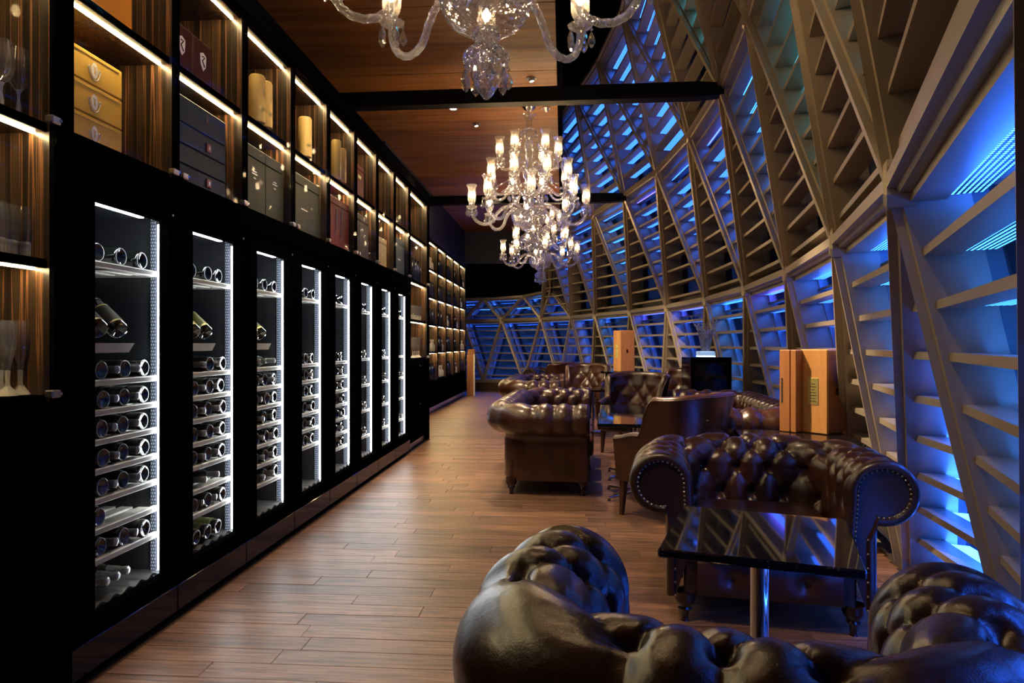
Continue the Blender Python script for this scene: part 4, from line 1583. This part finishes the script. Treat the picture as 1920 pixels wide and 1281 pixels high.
def chesterfield(name, w, D, label, cat, group, ds=.012, H=.79, R=.135, p=.158, mat='leather', seatcush=1, rc=.17):
    root = empty(name, (0, 0, 0), 0, label, cat, group)
    path, T = u_path(w, D, rc, ds)
    # cross-section (o outward, z up) with normals
    zc, oc = H - R, R + .02
    prof = []
    zi0 = .30
    k1_ = max(10, int(.34 / ds))
    o_in = lambda z: .0 + .022 * (z - zi0) / (zc - zi0)
    for i in range(k1_):
        z = zi0 + (zc - zi0) * i / k1_
        prof.append((o_in(z), z, -1.0, .06))
    k2_ = max(18, int(R * radians(275) / ds))
    for i in range(k2_ + 1):
        a = pi - radians(282) * i / k2_
        prof.append((oc + R * cos(a), zc + R * sin(a), cos(a), sin(a)))
    oe, ze = prof[-1][0], prof[-1][1]
    for i in range(1, 7):
        z = ze + (.13 - ze) * i / 6
        prof.append((oe - .012 * sin(pi * i / 6) * 0 + .004, z, 1, 0))
    # arc-length along section
    tl = [0]
    for a, b in zip(prof[:-1], prof[1:]):
        tl.append(tl[-1] + math.hypot(b[0] - a[0], b[1] - a[1]))
    t_top = tl[k1_ + int(k2_ * 90 / 282)]
    q = .27                                # diamond height
    t_last = t_top + .03                   # last button row, just inside the crest
    t_roll = tl[k1_ + k2_]
    rows = []
    buttons = []
    ph = .5 if int(round(w / p)) % 2 == 0 else 0
    for (x, y, nx, ny, s) in path:
        row = []
        end = smooth01(0, .07, T / 2 - abs(s))
        u = s / p + ph
        for j, (o, z, no, nz) in enumerate(prof):
            t = tl[j]
            v = (t - t_last) / q
            a, b = abs(sin(pi * (u + v))), abs(sin(pi * (u - v)))
            gd = (a * b) ** .32
            gc = abs(sin(pi * u)) ** .72
            kx = smooth01(-.02, .07, t - t_last)
            g_ = gd * (1 - kx) + gc * kx
            amp = .034 * (1 - .35 * smooth01(t_top, t_top + .26, t))
            amp *= 1 - smooth01(t_roll - .10, t_roll - .01, t)
            amp *= smooth01(0, .05, t)
            # nearest button for the deep dimple
            dm, rip = 0, 0
            if t < t_last + .12:
                rr_ = round(2 * v)
                for row_ in (rr_ - 1, rr_, rr_ + 1):
                    if row_ > 0:
                        continue
                    uu = u - .5 * (row_ % 2)
                    du = (uu - round(uu)) * p
                    dv = (v - row_ / 2) * q
                    d2 = du * du + dv * dv
                    dm += math.exp(-d2 / (.024 ** 2))
                    if ds < .01 and d2 < .01:
                        rip += .0024 * cos(11 * atan2(dv, du)) * math.exp(-d2 / .0022) * (1 - math.exp(-d2 / .0004))
            disp = (-amp * (1 - g_) + rip + .006 * g_ - .032 * min(dm, 1) * smooth01(0, .05, t)) * end
            oo, zz = o + no * disp, z + nz * disp
            row.append((x + nx * oo, y + ny * oo, zz))
        rows.append(row)
    MB().grid(rows).build('tufted_upholstery', M[mat], root, 180)
    # buttons
    bt = MB()
    nb = int(T / 2 / p) + 1
    for row_ in range(0, -4, -1):
        v = row_ / 2
        t = v * q + t_last
        if t < .06:
            continue
        j = min(range(len(tl)), key=lambda k: abs(tl[k] - t))
        o, z, no, nz = prof[j]
        for k in range(-nb - 1, nb + 2):
            s = (k + .5 * (row_ % 2) - ph) * p
            if abs(s) > T / 2 - .05:
                continue
            x, y, nx, ny, _ = min(path, key=lambda P_: abs(P_[4] - s))
            dd = -.058
            c_ = Vector((x + nx * (o + no * dd), y + ny * (o + no * dd), z + nz * dd))
            nn = Vector((nx * no, ny * no, nz)).normalized()
            t1 = nn.orthogonal().normalized()
            t2 = nn.cross(t1)
            vs = []
            for (rr_, hh) in ((.011, 0), (.009, .006), (.004, .009)):
                for e in range(8):
                    an = 2 * pi * e / 8
                    vs.append(c_ + t1 * rr_ * cos(an) + t2 * rr_ * sin(an) + nn * hh)
            F = [(i * 8 + e, i * 8 + (e + 1) % 8, (i + 1) * 8 + (e + 1) % 8, (i + 1) * 8 + e) for i in range(2) for e in range(8)] + [tuple(range(16, 24))]
            bt.add(vs, F)
    bo = bt.build('buttons', M[mat], root, 180)
    bo['kind'] = 'stuff'
    # arm fronts: bordered scroll panel with nailheads
    for sd in (-1, 1):
        pb = MB()
        rings = []
        for (ins, fy) in ((0, 0), (.004, -.016), (.016, -.026), (.033, -.024), (.040, -.012), (.043, -.008)):
            rg = []
            for (o, z, no, nz) in prof:
                rg.append((sd * (w / 2 + o - no * ins), fy, z - nz * ins))
            rings.append(rg)
        pb.grid(rings)
        # fill: strip between matching inner and outer points
        last = rings[-1]
        pb.add(last, [tuple(range(len(last)))])
        pb.build('scroll_panel', M['leather_panel'], root, 50)
        nl = MB()
        acc = 0
        prev = None
        for (o, z, no, nz) in prof[4:]:
            c_ = (sd * (w / 2 + o - no * .039), -.016, z - nz * .039)
            if prev is not None:
                acc += math.dist(c_, prev)
            prev = c_
            if acc >= .0165 or acc == 0:
                acc = 1e-6
                nl.lathe([(.0062, .0), (.0055, -.0035), (.0025, -.006), (0, -.0065)], 6, c_, 'y')
        no_ = nl.build('nailheads', M['brass'], root, 180)
        no_['kind'] = 'stuff'
    # seat, rail, back lining
    if seatcush:
        nc = max(1, round(w / .62))
        for i in range(nc):
            cw = w / nc
            MB().pillow((-w / 2 + cw * (i + .5), D / 2 - .03, .385), cw - .006, D + .06, .17, .28, 40, 18).build('seat_cushion', M[mat], root, 180)
    # buttoned front rail
    rows = []
    nx_ = max(24, int(w / .014))
    nz_ = 16
    for i in range(nz_ + 1):
        v = i / nz_
        row = []
        for k in range(nx_ + 1):
            xx = -w / 2 + w * k / nx_
            bul = .028 * sin(pi * v) ** .6
            d_ = 0
            nbut = max(2, round(w / .34))
            for b_ in range(nbut):
                bxp = -w / 2 + w * (b_ + .5) / nbut
                d2 = (xx - bxp) ** 2 + (v - .5) ** 2 * .03
                d_ += .03 * math.exp(-d2 / .0016)
            row.append((xx, -.006 - bul + d_, .135 + .17 * v))
        rows.append(row)
    MB().grid(rows).build('front_rail', M[mat], root, 180)
    MB().box(-w / 2 - .06, w / 2 + .06, .0, D + .06, .13, .31, .01).build('seat_base', M['leather_panel'], root)
    lg = MB().lathe([(.02, 0), (.016, .01), (.02, .045), (.034, .06), (.03, .07), (.044, .09), (.05, .108), (.045, .125), (.05, .14)], 16).mesh('leg', M['mahogany'], 50)
    for (x, y) in ((-w / 2 - .055, .035), (w / 2 + .055, .035), (-w / 2 - .055, D + .05), (w / 2 + .055, D + .05)):
        link('leg', lg, root, (x, y, 0))
    return root


def place(o, x, y, deg):
    o.location = (x, y, 0)
    o.rotation_euler = (0, 0, radians(deg))
    return o


WCL, DCL = .62, .60
c1 = place(chesterfield('club_chair', WCL - .08, .42, 'Tufted brown leather club chair seen from behind, nearest the camera', 'armchair', 'leather club chairs', .0085, R=.165, rc=.11), .458, 1.793, 163)
place(chesterfield('club_chair', WCL, DCL, 'Tufted brown leather club chair facing the camera behind the small granite table', 'armchair', 'leather club chairs', .0095, R=.145, mat='leather2'), .928, 3.17, -9)
s1 = place(chesterfield('chesterfield_sofa', 1.86, .60, 'Chesterfield sofa along the walkway, its outer arm panel towards the camera', 'sofa', 'chesterfield sofas', .016, mat='leather2'), .25, 6.85, 87.4)
o = copy_tree(s1, label='Chesterfield sofa farther along the walkway, behind the first walkway sofa')
place(o, -.02, 10.65, 88)
o = copy_tree(s1, label='Chesterfield sofa by the window wall, behind the wooden presentation case')
place(o, 1.19, 6.65, -93)
o = copy_tree(c1, label='Tufted dark leather seat at the far end, before the far windows')
place(o, -.25, 14.4, -8)


def wing_chair(label):
    root = empty('wing_chair', (0, 0, 0), 0, label, 'armchair', 'leather wing chairs')
    w, D = .52, .52
    path, T = u_path(w, D, .21, .016)
    half = T / 2

    def ztop(s):
        e = abs(s) / half
        return .95 - .025 * smooth01(.15, .42, e) - .275 * smooth01(.46, .66, e) - .04 * smooth01(.7, 1.0, e)
    rows, rim, cap0, cap1 = [], [], None, None
    for (x, y, nx, ny, s) in path:
        zt = ztop(s)
        e = abs(s) / half
        lean = .07 * (1 - smooth01(.3, .62, e)) + .05
        row = []
        th = .075
        n_in, n_out = 34, 12
        end = smooth01(0, .06, half - abs(s))
        lean_f = lambda z: lean * max(0, (z - .36)) / .55
        for i in range(n_in):
            z = .36 + (zt - .035 - .36) * i / (n_in - 1)
            u = s / .15
            v = (z - .80) / .24
            a, b = abs(sin(pi * (u + v))), abs(sin(pi * (u - v)))
            g_ = (a * b) ** .45
            kx = smooth01(.80, .86, z)
            g_ = g_ * (1 - kx) + abs(sin(pi * u)) ** .6 * kx
            amp = .034 * smooth01(.36, .42, z) * (1 - smooth01(zt - .09, zt - .03, z)) * end * (1 - .8 * smooth01(.6, .75, e))
            dsp = amp * (1 - g_)
            o_ = lean_f(z) + dsp
            row.append((x + nx * o_, y + ny * o_, z))
        for i in range(1, 9):
            a = pi - pi * i / 9
            o_ = lean_f(zt) + th / 2 + th / 2 * cos(a)
            row.append((x + nx * o_, y + ny * o_, zt - .035 + .035 * sin(a)))
        for i in range(n_out + 1):
            z = zt - .035 + (.27 - zt + .035) * i / n_out
            o_ = lean_f(z) + th - .01 * (i / n_out)
            row.append((x + nx * o_, y + ny * o_, z))
        rows.append(row)
        rim.append((x + nx * (lean_f(zt) + th - .004), y + ny * (lean_f(zt) + th - .004), zt - .028))
    m = MB().grid(rows)
    k = len(rows[0])
    m.add(rows[0], [tuple(range(k))])
    m.add(rows[-1], [tuple(range(k))[::-1]])
    m.build('tufted_shell', M['leather2'], root, 60)
    MB().tube(rim, .007, 6).build('piping', M['leather2'], root, 180)
    MB().pillow((0, D / 2 - .02, .42), w + .02, D + .10, .13, .3, 36, 14).build('seat_cushion', M['leather2'], root, 180)
    MB().box(-w / 2 - .03, w / 2 + .03, -.02, D + .02, .26, .38, .02).build('seat_base', M['leather_panel'], root)
    for sx in (-1, 1):
        for (y, dy) in ((.03, -.01), (D - .02, .07)):
            q = MB()
            vs = []
            for (zz, h_, oy, ox) in ((0, .013, dy, .012), (.27, .024, 0, 0)):
                for (a, b) in ((-1, -1), (1, -1), (1, 1), (-1, 1)):
                    vs.append((sx * (w / 2 + .005 + ox) + a * h_, y + oy + b * h_, zz))
            q.add(vs, [(3, 2, 1, 0), (4, 5, 6, 7), (0, 1, 5, 4), (1, 2, 6, 5), (2, 3, 7, 6), (3, 0, 4, 7)])
            q.build('leg', M['legwood'], root)
    return root


wa = place(wing_chair('Leather wing chair seen from behind, before the long granite tables'), .63, 5.45, -135)
for lab, x, y, dg in (('Leather wing chair facing the camera behind the long granite tables', .70, 8.05, -30), ('Distant leather wing chair facing the camera, left of the upright wooden case', .32, 11.85, -18),
                      ('Distant leather wing chair turned away, beside the far sofa', -.35, 13.45, -127), ('Leather wing chair tucked before the tall black console', 1.35, 10.2, -75)):
    place(copy_tree(wa, label=lab), x, y, dg)


# ------------------------------------------------------------------ tables
def table(x, y, deg, sx, sy, z, label, star=True):
    r = empty('cocktail_table', (x, y, 0), radians(deg), label, 'table', 'black granite tables')
    MB().box(-sx / 2, sx / 2, -sy / 2, sy / 2, z - .028, z, .005).build('tabletop', M['granite'], r)
    MB().box(-.13, .13, -.13, .13, z - .04, z - .028, .004).build('mounting_plate', M['black'], r)
    MB().lathe([(.03, .03), (.03, z - .04)], 28).build('column', M['chrome'], r, 50)
    if star:
        for k in range(4):
            a = pi / 4 + k * pi / 2
            f = MB().tube([(0, 0, .045), (.12 * cos(a), .12 * sin(a), .04), (.33 * cos(a), .33 * sin(a), .028)], [.02, .016, .011], 8).build('foot', M['chrome'], r, 60)
            MB().lathe([(.016, 0), (.018, .006), (.01, .02)], 10, (.33 * cos(a), .33 * sin(a), 0)).build('glide', M['chrome'], f, 50)
        MB().lathe([(.04, .03), (.04, .06), (.03, .07)], 16).build('hub', M['chrome'], r, 50)
    else:
        MB().lathe([(.22, 0), (.22, .01), (.06, .022), (.031, .04)], 32).build('base', M['chrome'], r, 40)
    return r


ZT = .66
p = wpt(1424, 2.31, 0)
table(p.x, p.y, -17, .585, .61, ZT, 'Small square granite table on a chrome column between the two club chairs', False)
table(.63, 5.89, -3.5, .66, .84, ZT, 'Granite table beside the walkway sofa, nearer of the two joined')
table(.69, 6.74, -3.5, .66, .84, ZT, 'Granite table beside the walkway sofa, farther of the two joined')
table(.42, 9.75, -2, .62, .62, ZT, 'Small granite table before the distant wing chair')
table(1.6, 4.85, -8, .74, .66, ZT, 'Granite table carrying the wooden presentation case by the window wall')


# wooden presentation cases
def wooden_case(x, y, z, deg, label, sx, sy, h, plate=True):
    r = empty('wooden_case', (x, y, z), radians(deg), label, 'case', None)
    MB().box(-sx / 2, sx / 2, -sy / 2, sy / 2, 0, h, .008).build('case_body', M['case'], r)
    MB().box(sx / 2 - .001, sx / 2 + .002, -sy / 2 + .01, sy / 2 - .01, .01, h - .01, .001).build('case_side', M['case_side'], r)  # darker panel paints in the shade on this side
    if plate:
        pl = MB().box(-.035 * 1.1, .035 * 1.1, -sy / 2 - .003, -sy / 2, h * .34, h * .66, .001).build('plate', M['gold_plate'], r)
        ln = MB()
        for k in range(7):
            wd = (.024, .018, .026, .02, .012, .022, .016)[k]
            ln.box(-wd, wd, -sy / 2 - .0038, -sy / 2 - .003, h * .38 + k * h * .034, h * .38 + k * h * .034 + .005)
        ln.build('engraving', M['dark_print'], pl)
    cl = MB().box(sx / 2 + .002, sx / 2 + .012, -.03, .005, h * .46, h * .54, .003).build('clasp', M['maroon_box'], r)
    return r


pa = wpt(1543, 4.93, 0)
wooden_case(pa.x, pa.y, ZT, -50, 'Tall honey wooden case with brass plate on the table behind the club chair', .215, .25, .60)
pb_ = wpt(1488, 4.98, 0)
r = empty('wooden_case', (pb_.x, pb_.y, ZT), radians(-50), 'Slim wooden case lid with dark slot standing beside the tall honey case', 'case')
MB().box(-.068, .018, -.075, .10, 0, .595, .006).build('case_body', M['case_side'], r)
MB().box(.022, .068, -.075, .10, 0, .595, .006).build('case_edge', M['case_side'], r)
MB().box(-.052, -.038, -.0765, -.074, .21, .39).build('slot', M['dark_print'], r)
pc = wpt(1170, 11.5, 0)
r = empty('console', (pc.x, pc.y, 0), radians(20), 'Tall black console carrying the far upright wooden case', 'console')
MB().box(-.3, .3, -.3, .3, .79, .83, .006).build('top', M['black_gloss'], r)
MB().box(-.24, .24, -.24, .24, .02, .79, .006).build('body', M['black'], r)
MB().box(-.22, .22, -.22, .22, 0, .02).build('plinth', M['black_matte'], r)
c_ = wooden_case(pc.x, pc.y, .83, -58, 'Far upright wooden case standing on the black console', .2, .3, .69)

# black plinth with the crystal branches
pp = wpt(1323, 8.5, 0)
r = empty('display_plinth', (pp.x, pp.y, 0), radians(4), 'Glossy black plinth under the crystal branches, beside the window wall', 'plinth')
MB().box(-.24, .24, -.24, .24, .0, 1.13, .006).build('column', M['black_gloss'], r)
for (a, b, c, d) in ((-.245, -.2, 0, 1.135), (.2, .245, 0, 1.135), (-.2, .2, 1.07, 1.135), (-.2, .2, 0, .06)):
    MB().box(a, b, -.252, -.238, c, d, .004).build('frame_bar', M['black'], r)
r = empty('crystal_vase', (pp.x, pp.y, 1.135), 0, 'Clear glass vase of crystal branches on the glossy black plinth', 'vase')
MB().box(-.1, .1, -.1, .1, 0.012, .07, .01).build('glass_block', M['vase_crystal'], r)
MB().box(-.1, .1, -.1, .1, 0, .012, .002).build('light_base', emis('cool_light_base', (.35, .6, 1), 2.2), r)
MB().lathe([(.055, .07), (.06, .12), (.085, .26), (.1, .33), (.094, .33), (.07, .2), (.045, .09)], 20, cap=False).build('vessel', M['stem'], r, 60)
random.seed(21)
for k in range(11):
    a = 2 * pi * k / 11 + random.uniform(-.2, .2)
    tp = random.uniform(.10, .22)
    hgt = random.uniform(.38, .50)
    pts = [(0.01 * cos(a), 0.01 * sin(a), .12)]
    for j in range(1, 8):
        t = j / 7
        pts.append((tp * t ** 1.4 * cos(a) + random.uniform(-.008, .008), tp * t ** 1.4 * sin(a) + random.uniform(-.008, .008), .12 + (hgt - .12) * t))
    m = MB().tube(pts, [.006 - .0004 * j for j in range(8)], 6)
    for j in range(2, 8):
        for q in range(3):
            b = random.uniform(0, 2 * pi)
            e = Vector(pts[j]) + Vector((cos(b), sin(b), .7)) * .026
            m.tube([pts[j], e], [.003, .0015], 5)
            m.lathe([(0, .008), (.0075, 0), (0, -.008)], 6, tuple(e))
    m.build('branch', M['vase_crystal'], r)
